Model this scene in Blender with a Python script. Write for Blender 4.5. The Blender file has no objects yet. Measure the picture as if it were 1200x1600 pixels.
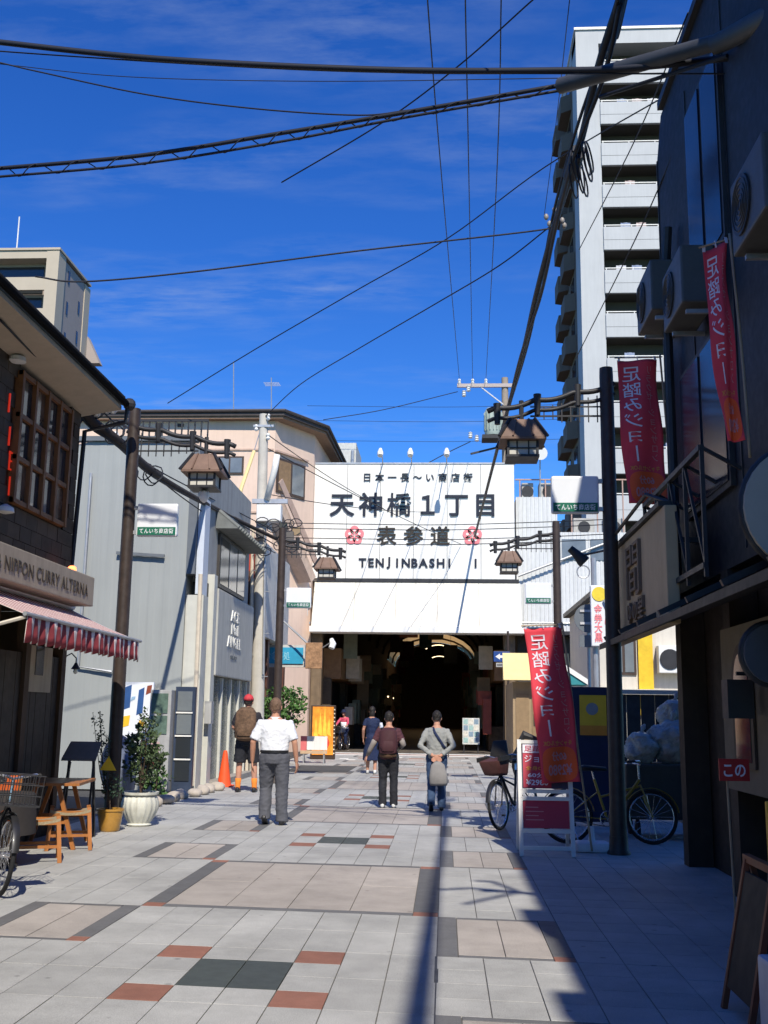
import bpy, bmesh, math, random
from mathutils import Vector, Matrix, noise
random.seed(7)
SC = bpy.context.scene
COL = SC.collection
R_ = math.radians

# ---------------------------------------------------------------- camera
F, EYE, CX, CY = 1650.0, 1.55, 600.0, 800.0           # focal length in photo pixels (1200 x 1600)
PITCH = math.atan(315 / F); ROLL = R_(0.8); YAW = math.atan(100 * math.cos(PITCH) / F)
_cy, _sy, _cp, _sp = math.cos(YAW), math.sin(YAW), math.cos(PITCH), math.sin(PITCH)
CF = Vector((-_sy * _cp, _cy * _cp, _sp)); _r = Vector((_cy, _sy, 0)); _u = _r.cross(CF)
CR = _r * math.cos(ROLL) + _u * math.sin(ROLL); CU = _u * math.cos(ROLL) - _r * math.sin(ROLL)
CAMP = Vector((0, 0, EYE))
cam = bpy.data.cameras.new('camera'); camo = bpy.data.objects.new('camera', cam); COL.objects.link(camo)
m = Matrix((CR, CU, -CF)).transposed().to_4x4(); m.translation = CAMP; camo.matrix_world = m
cam.sensor_fit = 'VERTICAL'; cam.sensor_height = 36; cam.sensor_width = 27; cam.lens = F / 1600 * 36
cam.clip_start = 0.05; cam.clip_end = 3000
SC.camera = camo

# ---------------------------------------------------------------- sky, sun, exposure
SUN_AZ, SUN_EL = 12.0, 46.0        # degrees right of straight behind the camera; height
w = bpy.data.worlds.new('World'); SC.world = w; w.use_nodes = True
nt = w.node_tree; nt.nodes.clear()
def wn(t, **k):
    n = nt.nodes.new(t)
    for a, b in k.items(): setattr(n, a, b)
    return n
wo = wn('ShaderNodeOutputWorld'); bg = wn('ShaderNodeBackground'); bg.inputs[1].default_value = 0.061
sky = wn('ShaderNodeTexSky', sky_type='NISHITA', sun_disc=False)
sky.sun_elevation = R_(SUN_EL); sky.sun_rotation = R_(180 - SUN_AZ)
sky.altitude = 300; sky.air_density = 1.0; sky.dust_density = 0.0; sky.ozone_density = 3.0
hsv = wn('ShaderNodeHueSaturation'); hsv.inputs['Hue'].default_value = 0.518; hsv.inputs['Saturation'].default_value = 1.30; hsv.inputs['Value'].default_value = 1.8
nt.links.new(sky.outputs[0], hsv.inputs['Color'])
tint = wn('ShaderNodeMixRGB', blend_type='MULTIPLY'); tint.inputs[0].default_value = 1; tint.inputs[2].default_value = (.62, 1.1, 1.36, 1); nt.links.new(hsv.outputs[0], tint.inputs[1])
tc = wn('ShaderNodeTexCoord'); sep = wn('ShaderNodeSeparateXYZ'); nt.links.new(tc.outputs['Generated'], sep.inputs[0])
mx = wn('ShaderNodeMath', operation='MAXIMUM'); mx.inputs[1].default_value = 0.06; nt.links.new(sep.outputs[2], mx.inputs[0])
dv = wn('ShaderNodeVectorMath', operation='DIVIDE'); nt.links.new(tc.outputs['Generated'], dv.inputs[0]); nt.links.new(mx.outputs[0], dv.inputs[1])
mp = wn('ShaderNodeMapping'); mp.inputs['Scale'].default_value = (0.8, 2.0, 0.0); mp.inputs['Rotation'].default_value = (0, 0, R_(6)); mp.inputs['Location'].default_value = (1.7, 0.35, 0)
nt.links.new(dv.outputs[0], mp.inputs[0])
n1 = wn('ShaderNodeTexNoise'); n1.inputs['Scale'].default_value = 1.1; n1.inputs['Detail'].default_value = 3; nt.links.new(mp.outputs[0], n1.inputs['Vector'])
n2 = wn('ShaderNodeTexNoise'); n2.inputs['Scale'].default_value = 6.5; n2.inputs['Detail'].default_value = 9; n2.inputs['Roughness'].default_value = 0.62; nt.links.new(mp.outputs[0], n2.inputs['Vector'])
r1 = wn('ShaderNodeMapRange'); r1.inputs[1].default_value = 0.47; r1.inputs[2].default_value = 0.70; nt.links.new(n1.outputs[0], r1.inputs[0])
r2 = wn('ShaderNodeMapRange'); r2.inputs[1].default_value = 0.40; r2.inputs[2].default_value = 0.78; nt.links.new(n2.outputs[0], r2.inputs[0])
ml = wn('ShaderNodeMath', operation='MULTIPLY'); nt.links.new(r1.outputs[0], ml.inputs[0]); nt.links.new(r2.outputs[0], ml.inputs[1])
m2 = wn('ShaderNodeMath', operation='MULTIPLY'); nt.links.new(ml.outputs[0], m2.inputs[0]); m2.inputs[1].default_value = 0.44
cm = wn('ShaderNodeMixRGB'); nt.links.new(m2.outputs[0], cm.inputs[0]); nt.links.new(tint.outputs[0], cm.inputs[1]); cm.inputs[2].default_value = (6, 7.4, 10.0, 1)
nt.links.new(cm.outputs[0], bg.inputs[0]); nt.links.new(bg.outputs[0], wo.inputs[0])
sun = bpy.data.lights.new('sun', 'SUN'); sun.energy = 5.0; sun.angle = R_(0.55); sun.color = (1.0, 0.93, 0.81)
suno = bpy.data.objects.new('sun', sun); COL.objects.link(suno)
sd = Vector((math.sin(R_(SUN_AZ)) * math.cos(R_(SUN_EL)), -math.cos(R_(SUN_AZ)) * math.cos(R_(SUN_EL)), math.sin(R_(SUN_EL))))
suno.rotation_euler = sd.to_track_quat('Z', 'Y').to_euler(); suno.location = (6, -20, 30)
vs = SC.view_settings; vs.view_transform = 'Standard'; vs.look = 'None'; vs.exposure = 0.2; vs.gamma = 1.0; vs.use_curve_mapping = False

# ---------------------------------------------------------------- photo pixel -> place
def ray(x, y): return CR * ((x - CX) / F) - CU * ((y - CY) / F) + CF
def gnd(x, y, z=0.0): d = ray(x, y); return CAMP + d * ((z - EYE) / d.z)      # on the ground
def atY(x, y, Y): d = ray(x, y); return CAMP + d * (Y / d.y)                   # on a wall across the street
def atX(x, y, X): d = ray(x, y); return CAMP + d * (X / d.x)                   # on a wall along the street
def atZ(x, y, Z): d = ray(x, y); return CAMP + d * ((Z - EYE) / d.z)

# ---------------------------------------------------------------- mesh builder
class MB:
    def __init__(s): s.v = []; s.f = []
    def add(s, vs, fs):
        o = len(s.v); s.v += [Vector(p) for p in vs]; s.f += [[i + o for i in f] for f in fs]; return s
    def box(s, x0, x1, y0, y1, z0, z1):
        return s.add([(x0,y0,z0),(x1,y0,z0),(x1,y1,z0),(x0,y1,z0),(x0,y0,z1),(x1,y0,z1),(x1,y1,z1),(x0,y1,z1)],
                     [[3,2,1,0],[4,5,6,7],[0,1,5,4],[1,2,6,5],[2,3,7,6],[3,0,4,7]])
    def bar(s, a, b, w, h, up=(0, 0, 1)):                     # rectangular bar from a to b
        a, b = Vector(a), Vector(b); t = (b - a).normalized(); u = Vector(up)
        if abs(t.dot(u)) > .98: u = Vector((0, 1, 0))
        sx = t.cross(u).normalized(); u = sx.cross(t)
        q = [a+sx*i*w/2+u*j*h/2 for i, j in ((-1,-1),(1,-1),(1,1),(-1,1))] + [b+sx*i*w/2+u*j*h/2 for i, j in ((-1,-1),(1,-1),(1,1),(-1,1))]
        return s.add(q, [[3,2,1,0],[4,5,6,7],[0,1,5,4],[1,2,6,5],[2,3,7,6],[3,0,4,7]])
    def loft(s, pts, rads, n=10, side=None, cap=True, closed=False):
        pts = [Vector(p) for p in pts]; k = len(pts)
        if not isinstance(rads, (list, tuple)): rads = [rads] * k
        vs, fs = [], []; ref = None
        for i, p in enumerate(pts):
            if closed: t = pts[(i+1) % k] - pts[i-1]
            else: t = pts[min(i+1, k-1)] - pts[max(i-1, 0)]
            t = t.normalized() if t.length > 1e-9 else Vector((0,0,1))
            if side is not None: a = Vector(side)
            elif ref is None: a = Vector((1,0,0)) if abs(t.x) < .8 else Vector((0,1,0))
            else: a = ref
            a = a - t * a.dot(t)
            if a.length < 1e-6: a = Vector((0,1,0)) - t * t.y
            a.normalize(); b = t.cross(a); ref = a
            r = rads[i]; ra, rb = r if isinstance(r, (list, tuple)) else (r, r)
            for j in range(n):
                an = 2 * math.pi * j / n
                vs.append(p + a * (ra * math.cos(an)) + b * (rb * math.sin(an)))
        for i in range(k if closed else k-1):
            for j in range(n):
                j2 = (j+1) % n; i2 = (i+1) % k
                fs.append([i*n+j, i*n+j2, i2*n+j2, i2*n+j])
        if cap and not closed: fs.append(list(range(n))[::-1]); fs.append([(k-1)*n+j for j in range(n)])
        return s.add(vs, fs)
    tube = loft
    def lathe(s, prof, c=(0,0,0), n=20, squash=1.0):
        c = Vector(c); vs, fs = [], []
        for r, z in prof:
            for j in range(n):
                a = 2*math.pi*j/n; vs.append(c + Vector((r*math.cos(a), r*math.sin(a)*squash, z)))
        k = len(prof)
        for i in range(k-1):
            for j in range(n): fs.append([i*n+j, i*n+(j+1)%n, (i+1)*n+(j+1)%n, (i+1)*n+j])
        fs.append(list(range(n))[::-1]); fs.append([(k-1)*n+j for j in range(n)])
        return s.add(vs, fs)
    def ell(s, c, r, n=14, k=9):
        rx, ry, rz = r; c = Vector(c); vs, fs = [], []
        for i in range(k+1):
            ph = math.pi*(i+.001)/(k+.002) - math.pi/2
            for j in range(n):
                a = 2*math.pi*j/n; vs.append(c + Vector((rx*math.cos(ph)*math.cos(a), ry*math.cos(ph)*math.sin(a), rz*math.sin(ph))))
        for i in range(k):
            for j in range(n): fs.append([i*n+j, i*n+(j+1)%n, (i+1)*n+(j+1)%n, (i+1)*n+j])
        fs.append(list(range(n))[::-1]); fs.append([k*n+j for j in range(n)])
        return s.add(vs, fs)
    def prism(s, poly, h):                                    # poly: list of 3D points, h: extrusion vector
        poly = [Vector(p) for p in poly]; h = Vector(h); n = len(poly)
        return s.add(poly + [p + h for p in poly], [list(range(n))[::-1], list(range(n, 2*n))] + [[i,(i+1)%n,n+(i+1)%n,n+i] for i in range(n)])
    def sheet(s, fn, nu, nv, thick=None):
        vs = [Vector(fn(i/nu, j/nv)) for j in range(nv+1) for i in range(nu+1)]
        fs = [[j*(nu+1)+i, j*(nu+1)+i+1, (j+1)*(nu+1)+i+1, (j+1)*(nu+1)+i] for j in range(nv) for i in range(nu)]
        if thick:
            t = Vector(thick); N = len(vs); vs2 = [p + t for p in vs]; vs = vs + vs2
            fs2 = [[q+N for q in f[::-1]] for f in fs]
            ring = [i for i in range(nu+1)] + [(j+1)*(nu+1)+nu for j in range(nv)] + [nv*(nu+1)+i for i in range(nu-1,-1,-1)] + [j*(nu+1) for j in range(nv-1,0,-1)]
            fs = fs + fs2 + [[ring[q], ring[q-1], ring[q-1]+N, ring[q]+N] for q in range(len(ring))]
        return s.add(vs, fs)
    def mesh_in(s, me, M=None, fn=None):                      # take in an existing mesh
        vs = [x.co.copy() for x in me.vertices]
        if M is not None: vs = [M @ p for p in vs]
        if fn: vs = [Vector(fn(p)) for p in vs]
        return s.add(vs, [list(p.vertices) for p in me.polygons])
    def rot(s, M): s.v = [M @ p for p in s.v]; return s
    def mesh(s, name, smooth=False, normals=True, bevel=0):
        me = bpy.data.meshes.new(name); me.from_pydata([tuple(p) for p in s.v], [], s.f); me.update()
        if normals or bevel:
            bm = bmesh.new(); bm.from_mesh(me)
            if bevel:
                es = [e for e in bm.edges if len(e.link_faces) == 2 and e.calc_face_angle(0) > .6]
                try: bmesh.ops.bevel(bm, geom=es, offset=bevel, segments=2, affect='EDGES', profile=.6)
                except Exception: pass
            bmesh.ops.recalc_face_normals(bm, faces=bm.faces); bm.to_mesh(me); bm.free()
        if smooth:
            for p in me.polygons: p.use_smooth = True
            if smooth != True: me.set_sharp_from_angle(angle=R_(smooth))
        return me

def setp(o, label=None, cat=None, group=None, kind=None):
    if label: o['label'] = label
    if cat: o['category'] = cat
    if group: o['group'] = group
    if kind: o['kind'] = kind
    return o
def thing(name, label, cat, loc=(0,0,0), rz=0.0, group=None):
    o = bpy.data.objects.new(name, None); COL.objects.link(o); o.empty_display_size = .1
    o.location = loc; o.rotation_euler = (0, 0, rz)
    o['_w'] = [float(loc[0]), float(loc[1]), float(loc[2]), float(rz)]
    return setp(o, label, cat, group)
def rootw(o):
    while o.parent: o = o.parent
    l = o.get('_w'); 
    return Matrix.Translation(l[:3]) @ Matrix.Rotation(l[3], 4, 'Z') if l else Matrix.Identity(4)
def part(name, mb, ma, parent=None, world=False, smooth=False, bevel=0, label=None, kind=None, normals=True):
    """a mesh object; world=True: its points are given in world space (moved into the parent thing's own space)"""
    if isinstance(mb, MB):
        if world and parent is not None:
            W = rootw(parent).inverted(); mb.v = [W @ p for p in mb.v]
        me = mb.mesh(name, smooth, normals, bevel)
    else: me = mb
    if ma is not None and len(me.materials) == 0: me.materials.append(ma)
    o = bpy.data.objects.new(name, me); COL.objects.link(o)
    if parent is not None: o.parent = parent
    if label: o['label'] = label
    if kind: o['kind'] = kind
    return o
def single(name, mb, ma, label, cat, group=None, origin=None, **k):       # a thing that is one mesh
    if origin is None:
        xs = [p.x for p in mb.v]; ys = [p.y for p in mb.v]; zs = [p.z for p in mb.v]
        origin = Vector(((min(xs)+max(xs))/2, (min(ys)+max(ys))/2, min(zs)))
    mb.v = [p - Vector(origin) for p in mb.v]
    o = part(name, mb, ma, None, **k); o.location = origin
    return setp(o, label, cat, group)
def struct(name, mb, ma, **k):
    o = part(name, mb, ma, **k); o['kind'] = 'structure'; return o
def kids(o): return [c for c in COL.objects if c.parent == o]
def dup(root, loc, rz, label=None, children=None):
    r = root.copy(); COL.objects.link(r); r.location = loc; r.rotation_euler = (0, 0, rz); r['_w'] = [loc[0], loc[1], loc[2], rz]
    if label: r['label'] = label
    def rec(a, b):
        for ch in CH.get(a.name, []) if children is None else children:
            c = ch.copy(); COL.objects.link(c); c.parent = b; rec(ch, c)
    rec(root, r); return r
CH = {}
def index_children():
    CH.clear()
    for o in COL.objects:
        if o.parent: CH.setdefault(o.parent.name, []).append(o)

# ---------------------------------------------------------------- materials
_mats = {}
def M(name, col, rough=.75, metal=0.0, var=.14, scale=5.0, bump=0.0, bscale=60.0, spec=.35, streak=0.0, rnd=0.0, coat=0.0, alpha=1.0, trans=0.0, dirt=0.0, emit=None, speck=0.0, sss=0.0, stretch=(1,1,1), bdist=.01, world=False, gum=0.0):
    if name in _mats: return _mats[name]
    ma = bpy.data.materials.new(name); ma.use_nodes = True; t = ma.node_tree; P = t.nodes['Principled BSDF']; L = t.links.new; N = t.nodes.new
    P.inputs['Roughness'].default_value = rough; P.inputs['Metallic'].default_value = metal
    P.inputs['Specular IOR Level'].default_value = spec; P.inputs['Coat Weight'].default_value = coat
    P.inputs['Alpha'].default_value = alpha; P.inputs['Transmission Weight'].default_value = trans
    if sss: P.inputs['Subsurface Weight'].default_value = sss; P.inputs['Subsurface Radius'].default_value = (.01, .004, .002)
    c = (*col, 1)
    tc = N('ShaderNodeTexCoord'); mp = N('ShaderNodeMapping'); mp.inputs['Scale'].default_value = stretch
    OBJ = N('ShaderNodeNewGeometry').outputs['Position'] if world else tc.outputs['Object']; L(OBJ, mp.inputs[0])
    def mul(colsock, fac_sock, lo, hi):
        mr = N('ShaderNodeMapRange'); mr.inputs[3].default_value = lo; mr.inputs[4].default_value = hi; L(fac_sock, mr.inputs[0])
        x = N('ShaderNodeMixRGB'); x.blend_type = 'MULTIPLY'; x.inputs[0].default_value = 1; L(colsock, x.inputs[1]); L(mr.outputs[0], x.inputs[2]); return x.outputs[0]
    rgb = N('ShaderNodeRGB'); rgb.outputs[0].default_value = c; cs = rgb.outputs[0]
    if var:
        nz = N('ShaderNodeTexNoise'); nz.inputs['Scale'].default_value = scale; nz.inputs['Detail'].default_value = 6; nz.inputs['Roughness'].default_value = .65; L(mp.outputs[0], nz.inputs['Vector'])
        mr = N('ShaderNodeMapRange'); mr.inputs[1].default_value = .3; mr.inputs[2].default_value = .7; L(nz.outputs[0], mr.inputs[0])
        cs = mul(cs, mr.outputs[0], 1-var, 1+var)
    if streak:
        mq = N('ShaderNodeMapping'); mq.inputs['Scale'].default_value = (7, 7, .35); L(OBJ, mq.inputs[0])
        nz = N('ShaderNodeTexNoise'); nz.inputs['Scale'].default_value = 1.0; nz.inputs['Detail'].default_value = 7; nz.inputs['Roughness'].default_value = .7; L(mq.outputs[0], nz.inputs['Vector'])
        mr = N('ShaderNodeMapRange'); mr.inputs[1].default_value = .42; mr.inputs[2].default_value = .75; L(nz.outputs[0], mr.inputs[0])
        cs = mul(cs, mr.outputs[0], 1.0, 1-streak)
    if dirt:
        nz = N('ShaderNodeTexNoise'); nz.inputs['Scale'].default_value = 1.3; nz.inputs['Detail'].default_value = 9; nz.inputs['Roughness'].default_value = .75; L(OBJ, nz.inputs['Vector'])
        mr = N('ShaderNodeMapRange'); mr.inputs[1].default_value = .5; mr.inputs[2].default_value = .8; L(nz.outputs[0], mr.inputs[0])
        cs = mul(cs, mr.outputs[0], 1.0, 1-dirt)
    if speck:
        vo = N('ShaderNodeTexNoise'); vo.inputs['Scale'].default_value = 170; vo.inputs['Detail'].default_value = 2; L(OBJ, vo.inputs['Vector'])
        mr = N('ShaderNodeMapRange'); mr.inputs[1].default_value = .35; mr.inputs[2].default_value = .65; L(vo.outputs[0], mr.inputs[0])
        cs = mul(cs, mr.outputs[0], 1-speck, 1+speck)
    if gum:
        vg = N('ShaderNodeTexVoronoi'); vg.inputs['Scale'].default_value = 3.2; L(OBJ, vg.inputs['Vector'])
        mr = N('ShaderNodeMapRange'); mr.inputs[1].default_value = .045; mr.inputs[2].default_value = .085; L(vg.outputs['Distance'], mr.inputs[0]); cs = mul(cs, mr.outputs[0], 1-gum, 1.0)
        ng = N('ShaderNodeTexNoise'); ng.inputs['Scale'].default_value = .55; ng.inputs['Detail'].default_value = 10; ng.inputs['Roughness'].default_value = .7; L(OBJ, ng.inputs['Vector'])
        mr = N('ShaderNodeMapRange'); mr.inputs[1].default_value = .35; mr.inputs[2].default_value = .68; L(ng.outputs[0], mr.inputs[0]); cs = mul(cs, mr.outputs[0], 1.1, .78)
    if rnd:
        oi = N('ShaderNodeObjectInfo'); ge = N('ShaderNodeNewGeometry'); ad = N('ShaderNodeMath'); ad.operation = 'ADD'; L(oi.outputs['Random'], ad.inputs[0]); L(ge.outputs['Random Per Island'], ad.inputs[1])
        fr = N('ShaderNodeMath'); fr.operation = 'FRACT'; L(ad.outputs[0], fr.inputs[0]); cs = mul(cs, fr.outputs[0], 1-rnd, 1+rnd)
    L(cs, P.inputs['Base Color'])
    if var and rough > .2:
        nr = N('ShaderNodeTexNoise'); nr.inputs['Scale'].default_value = scale*2.3; nr.inputs['Detail'].default_value = 4; L(OBJ, nr.inputs['Vector'])
        mr = N('ShaderNodeMapRange'); mr.inputs[3].default_value = max(.05, rough-.13); mr.inputs[4].default_value = min(1, rough+.13); L(nr.outputs[0], mr.inputs[0]); L(mr.outputs[0], P.inputs['Roughness'])
    if bump:
        nb = N('ShaderNodeTexNoise'); nb.inputs['Scale'].default_value = bscale; nb.inputs['Detail'].default_value = 5; L(mp.outputs[0], nb.inputs['Vector'])
        b = N('ShaderNodeBump'); b.inputs['Strength'].default_value = bump; b.inputs['Distance'].default_value = bdist; L(nb.outputs[0], b.inputs['Height']); L(b.outputs[0], P.inputs['Normal'])
    if emit: P.inputs['Emission Color'].default_value = (*emit[0], 1); P.inputs['Emission Strength'].default_value = emit[1]
    _mats[name] = ma; return ma
def s2l(r, g, b):                                             # 0-255 surface colour to linear
    f = lambda v: (v/255/12.92) if v/255 <= .04045 else ((v/255+.055)/1.055)**2.4
    return (f(r), f(g), f(b))
# ---------------------------------------------------------------- lettering and bodies (meshes made once, before the scene fills up)
TXQ, RMQ, ME = {}, {}, {}
def tq(key, s, offset=0.0, extrude=0.0, space=1.0, line=1.0, align='CENTER'): TXQ[key] = (s, offset, extrude, space, line, align)
for ch in '日本一長〜い商店街': tq('a1'+ch, ch, .012, .03)
for ch in '天神橋１丁目': tq('a2'+ch, ch, .007 if ch == '橋' else .018, .03)
for ch in '表参道': tq('a3'+ch, ch, .012, .03)
for ch in 'TENJIBASH1': tq('a4'+ch, ch, .03, .03)
tq('strip', 'てんいち商店街', .016, 0, 1.12)

for ch in '足踏みジョ丨': tq('ban'+ch, ch, .004)
tq('ban2', 'リ\nラ\nク\nゼ\n│\nシ\nョ\nン\nサ\nロ\nン', 0, 0, 1, .95)
tq('banOK', 'キャンセルOK', .008); tq('ban60', '60分', .02); tq('banY', '¥2980', .02)
tq('shop', 'TORIOHA & NIPPON CURRY ALTERNA', .0, .003, 1.08)
tq('nail', 'ACE\nNail\nANGEL', .012, .02, 1.05, .85); tq('nail2', 'salon', .0, .01)
tq('cream', '間', -.004, .03); tq('cream2', 'ゆの里', .004, .03, 1.0)
tq('white', '金\n券\n大\n黒', .02, 0, 1, .95); tq('white2', 'ゆ\nう\nと', .016, 0, 1, 1)
tq('ab1', '足踏み', .01); tq('ab2', 'ジョー', .01); tq('ab3', '全身OK', .01)
tq('kono', 'この', .02); tq('menu', '本日の\nおすすめ', .01, 0, 1, 1.1); tq('blue', 'お食事処', .01)
tq('oneway', '自転車を除く', .01); tq('meat', '営業中', .015)
def rq(key, mb, vox=.012, smooth=2): RMQ[key] = (mb, vox, smooth)

def hand(mb, wr, d, nrm, s, k=1.0):
    d = Vector(d).normalized(); nrm = Vector(nrm); nrm = (nrm - d*nrm.dot(d)).normalized(); ac = d.cross(nrm).normalized() * s
    wr = Vector(wr); k *= 1.05
    mb.loft([wr - d*.02, wr + d*.025*k, wr + d*.06*k, wr + d*.095*k], [(.027,.02), (.034,.017), (.042,.016), (.040,.013)], 10, side=ac)
    for i, (o, ln) in enumerate(((-.031, .062), (-.011, .074), (.010, .078), (.030, .068))):
        b = wr + d*.088*k + ac*o
        mb.loft([b, b + d*ln*.45 + nrm*.008, b + d*ln*.8 + nrm*.024, b + d*ln + nrm*.038], [.0105, .010, .0092, .007], 7)
    b = wr + d*.03*k + ac*.034
    mb.loft([b - ac*.012, b + ac*.022 + d*.028, b + ac*.03 + d*.058 + nrm*.012, b + ac*.028 + d*.078 + nrm*.02], [.013, .0125, .0115, .008], 7)

def person_meshes(key, pose, W=1.0, top='tee', legs='trousers', shirt_hem=.93, sleeve=.55, head_tilt=(0, 0), loose=.018, vox=.0125):
    P = pose; hz = P.get('hip', (0, 0, .93)); hz = Vector(hz); lean = Vector(P.get('lean', (0, 0, 0)))   # lean: shoulder offset
    def tz(z, y=0.0):
        f = max(0, (z - .93) / .5); return Vector((hz.x, hz.y + y, z + hz.z - .93)) + lean * f
    sk = MB()
    tor = [(.84,.13,.10), (.92,.158,.112), (1.03,.142,.10), (1.17,.158,.108), (1.31,.178,.108), (1.39,.17,.09), (1.44,.10,.07), (1.48,.058,.056)]
    sk.loft([tz(z) for z, a, b in tor], [(a*W, b*W) for z, a, b in tor], 18, side=(1,0,0))
    hc = tz(1.615) + Vector((head_tilt[0], .02 + head_tilt[1], 0))
    sk.loft([tz(1.44), tz(1.5) + Vector((0,.006,0)), hc - Vector((0,0,.06))], [.062, .056, .056], 12)
    sk.ell(hc, (.077, .095, .112)); sk.ell(hc + Vector((0, .03, -.058)), (.056, .068, .06))
    sk.ell(hc + Vector((0, .1, -.02)), (.013, .02, .022), 8, 6); sk.ell(hc + Vector((0, .085, -.066)), (.026, .014, .008), 8, 5)
    for s in (-1, 1): sk.ell(hc + Vector((s*.081, -.004, -.012)), (.011, .022, .033), 8, 7); sk.ell(hc + Vector((s*.03, .083, .012)), (.015, .012, .01), 8, 5)
    sh = {}
    for s, n in ((-1, 'L'), (1, 'R')):
        shd = tz(1.375) + Vector((s*.172*W, 0, 0)); el = Vector(P['el'+n]); wr = Vector(P['wr'+n]); sh[n] = (shd, el, wr)
        sk.loft([tz(1.36) + Vector((s*.1, 0, 0)), shd, shd.lerp(el, .5), el, el.lerp(wr, .35), wr], [.062, .056*W, .047*W, .041, .041, .028], 12)
        d = P.get('hd'+n) or (wr - el); hand(sk, wr, d, P.get('hn'+n, (-s*1.0, .25, 0)), P.get('hs'+n, 1), 1.0)
        kn, an = Vector(P['kn'+n]), Vector(P['an'+n]); hp = hz + Vector((s*.09*W, 0, -.03))
        sk.loft([hp + Vector((0,0,.06)), hp, hp.lerp(kn, .5), kn, kn.lerp(an, .35) + Vector((0,-.008,0)), an, an - Vector((0,0,.05))], [.09*W, .092*W, .075*W, .056, .056, .038, .036], 12)
    rq(key+'_skin', sk, .0085, 2)
    st = MB(); lo = loose
    rows = [(shirt_hem - .0, .155, .112)] + [t for t in tor if t[0] > shirt_hem + .03 and t[0] < 1.46]
    st.loft([tz(z) for z, a, b in rows], [(a*W + lo, b*W + lo) for z, a, b in rows], 20, side=(1,0,0))
    for n, s in (('L', -1), ('R', 1)):
        shd, el, wr = sh[n]; fr = sleeve
        if fr <= 1: pts = [tz(1.36) + Vector((s*.1,0,0)), shd, shd.lerp(el, fr*.6), shd.lerp(el, fr)]; rr = [.075, .068*W, .062*W, .062*W]
        else: pts = [tz(1.36) + Vector((s*.1,0,0)), shd, shd.lerp(el, .5), el, el.lerp(wr, .45), el.lerp(wr, fr-1)]; rr = [.074, .068*W, .06*W, .054, .05, .042]
        st.loft(pts, rr, 14)
    rq(key+'_top', st, vox, 3)
    tr = MB()
    pel = [(.83,.142,.112), (.90,.166,.122), (.97,.160,.116), (1.01,.150,.108)]
    tr.loft([tz(z) for z, a, b in pel], [(a*W+.012, b*W+.012) for z, a, b in pel], 18, side=(1,0,0))
    for n, s in (('L', -1), ('R', 1)):
        kn, an = Vector(P['kn'+n]), Vector(P['an'+n]); hp = hz + Vector((s*.088*W, 0, -.03))
        if legs == 'shorts': pts = [hp + Vector((0,0,.06)), hp, hp.lerp(kn, .5), hp.lerp(kn, .93)]; rr = [.10*W, .112*W, .108*W, .11*W]
        elif legs == 'none': break
        else: pts = [hp + Vector((0,0,.06)), hp, hp.lerp(kn, .5), kn, kn.lerp(an, .5) + Vector((0,-.012,0)), an - Vector((0,0,.005)), an - Vector((0,.004,.045))]; rr = [.10*W, .108*W, .094*W, .078*W, .076*W, .072*W, .074*W]
        tr.loft(pts, rr, 14)
    if legs == 'skirt':
        tr = MB(); tr.loft([tz(1.0), tz(.9), Vector((hz.x, hz.y, .6)), Vector((hz.x, hz.y, .34))], [(.14*W,.11), (.18*W,.14), (.21,.17), (.235,.2)], 22, side=(1,0,0))
    if tr.v: rq(key+'_legs', tr, vox, 3)
    for n, s in (('L', -1), ('R', 1)):
        an = Vector(P['an'+n]); f = Vector(P.get('ft'+n, (0, 1, 0))).normalized(); up = Vector((0,0,1)); up = (up - f*up.dot(f)).normalized()
        b = an - up*.045
        so = MB(); so.loft([b - f*.075, b - f*.06, b - f*.01, b + f*.06 - up*.004, b + f*.13 - up*.014, b + f*.175 - up*.018, b + f*.188 - up*.02],
                           [(.022,.025), (.036,.042), (.04,.05), (.043,.04), (.046,.028), (.036,.022), (.014,.014)], 14, side=f.cross(up))
        so.loft([b + up*.01, b + up*.05], [(.042,.05), (.044,.05)], 12); rq(key+'_shoe'+n, so, .008, 2)
    hr = MB(); hr.ell(hc + Vector((0, -.014, .026)), (.086, .1, .108)); hr.ell(hc + Vector((0, -.05, -.02)), (.07, .058, .07))
    rq(key+'_hair', hr, .008, 1)
    return dict(hc=hc, tz=tz, sh=sh)
WALK = dict(elL=(-.245,-.05,1.13), wrL=(-.275,.05,.88), elR=(.245,-.03,1.13), wrR=(.275,.06,.88),
            knL=(-.095,.07,.5), anL=(-.10,.03,.09), knR=(.10,.03,.5), anR=(.10,-.1,.10))
def pz(**k): d = dict(WALK); d.update(k); return d
PI_ = {}
PI_['m1'] = person_meshes('m1', pz(elL=(-.30,-.04,1.12), wrL=(-.315,.04,.86), elR=(.29,-.04,1.12), wrR=(.315,.02,.86), knL=(-.115,.10,.50), anL=(-.115,.02,.125), ftL=(0,.86,-.42), knR=(.12,.02,.5), anR=(.135,-.0,.09)), W=1.15, sleeve=.86, loose=.024, shirt_hem=1.0)
PI_['m2'] = person_meshes('m2', pz(knL=(-.13,.03,.5), anL=(-.14,.0,.09), knR=(.14,.05,.5), anR=(.16,.02,.09), elL=(-.26,.02,1.15), wrL=(-.22,.2,1.08), elR=(.26,.02,1.15), wrR=(.22,.2,1.1)), W=1.06, legs='shorts', sleeve=.8, loose=.028, shirt_hem=.88)
PI_['m3'] = person_meshes('m3', pz(elL=(-.29,-.02,1.14), wrL=(-.40,.06,.93), elR=(.275,-.06,1.14), wrR=(.19,.17,1.06), knL=(-.1,.05,.5), anL=(-.1,-.02,.09), knR=(.1,.04,.5), anR=(.105,.02,.09)), W=1.02, sleeve=.7, loose=.03, shirt_hem=.87, head_tilt=(0, .035))
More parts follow.
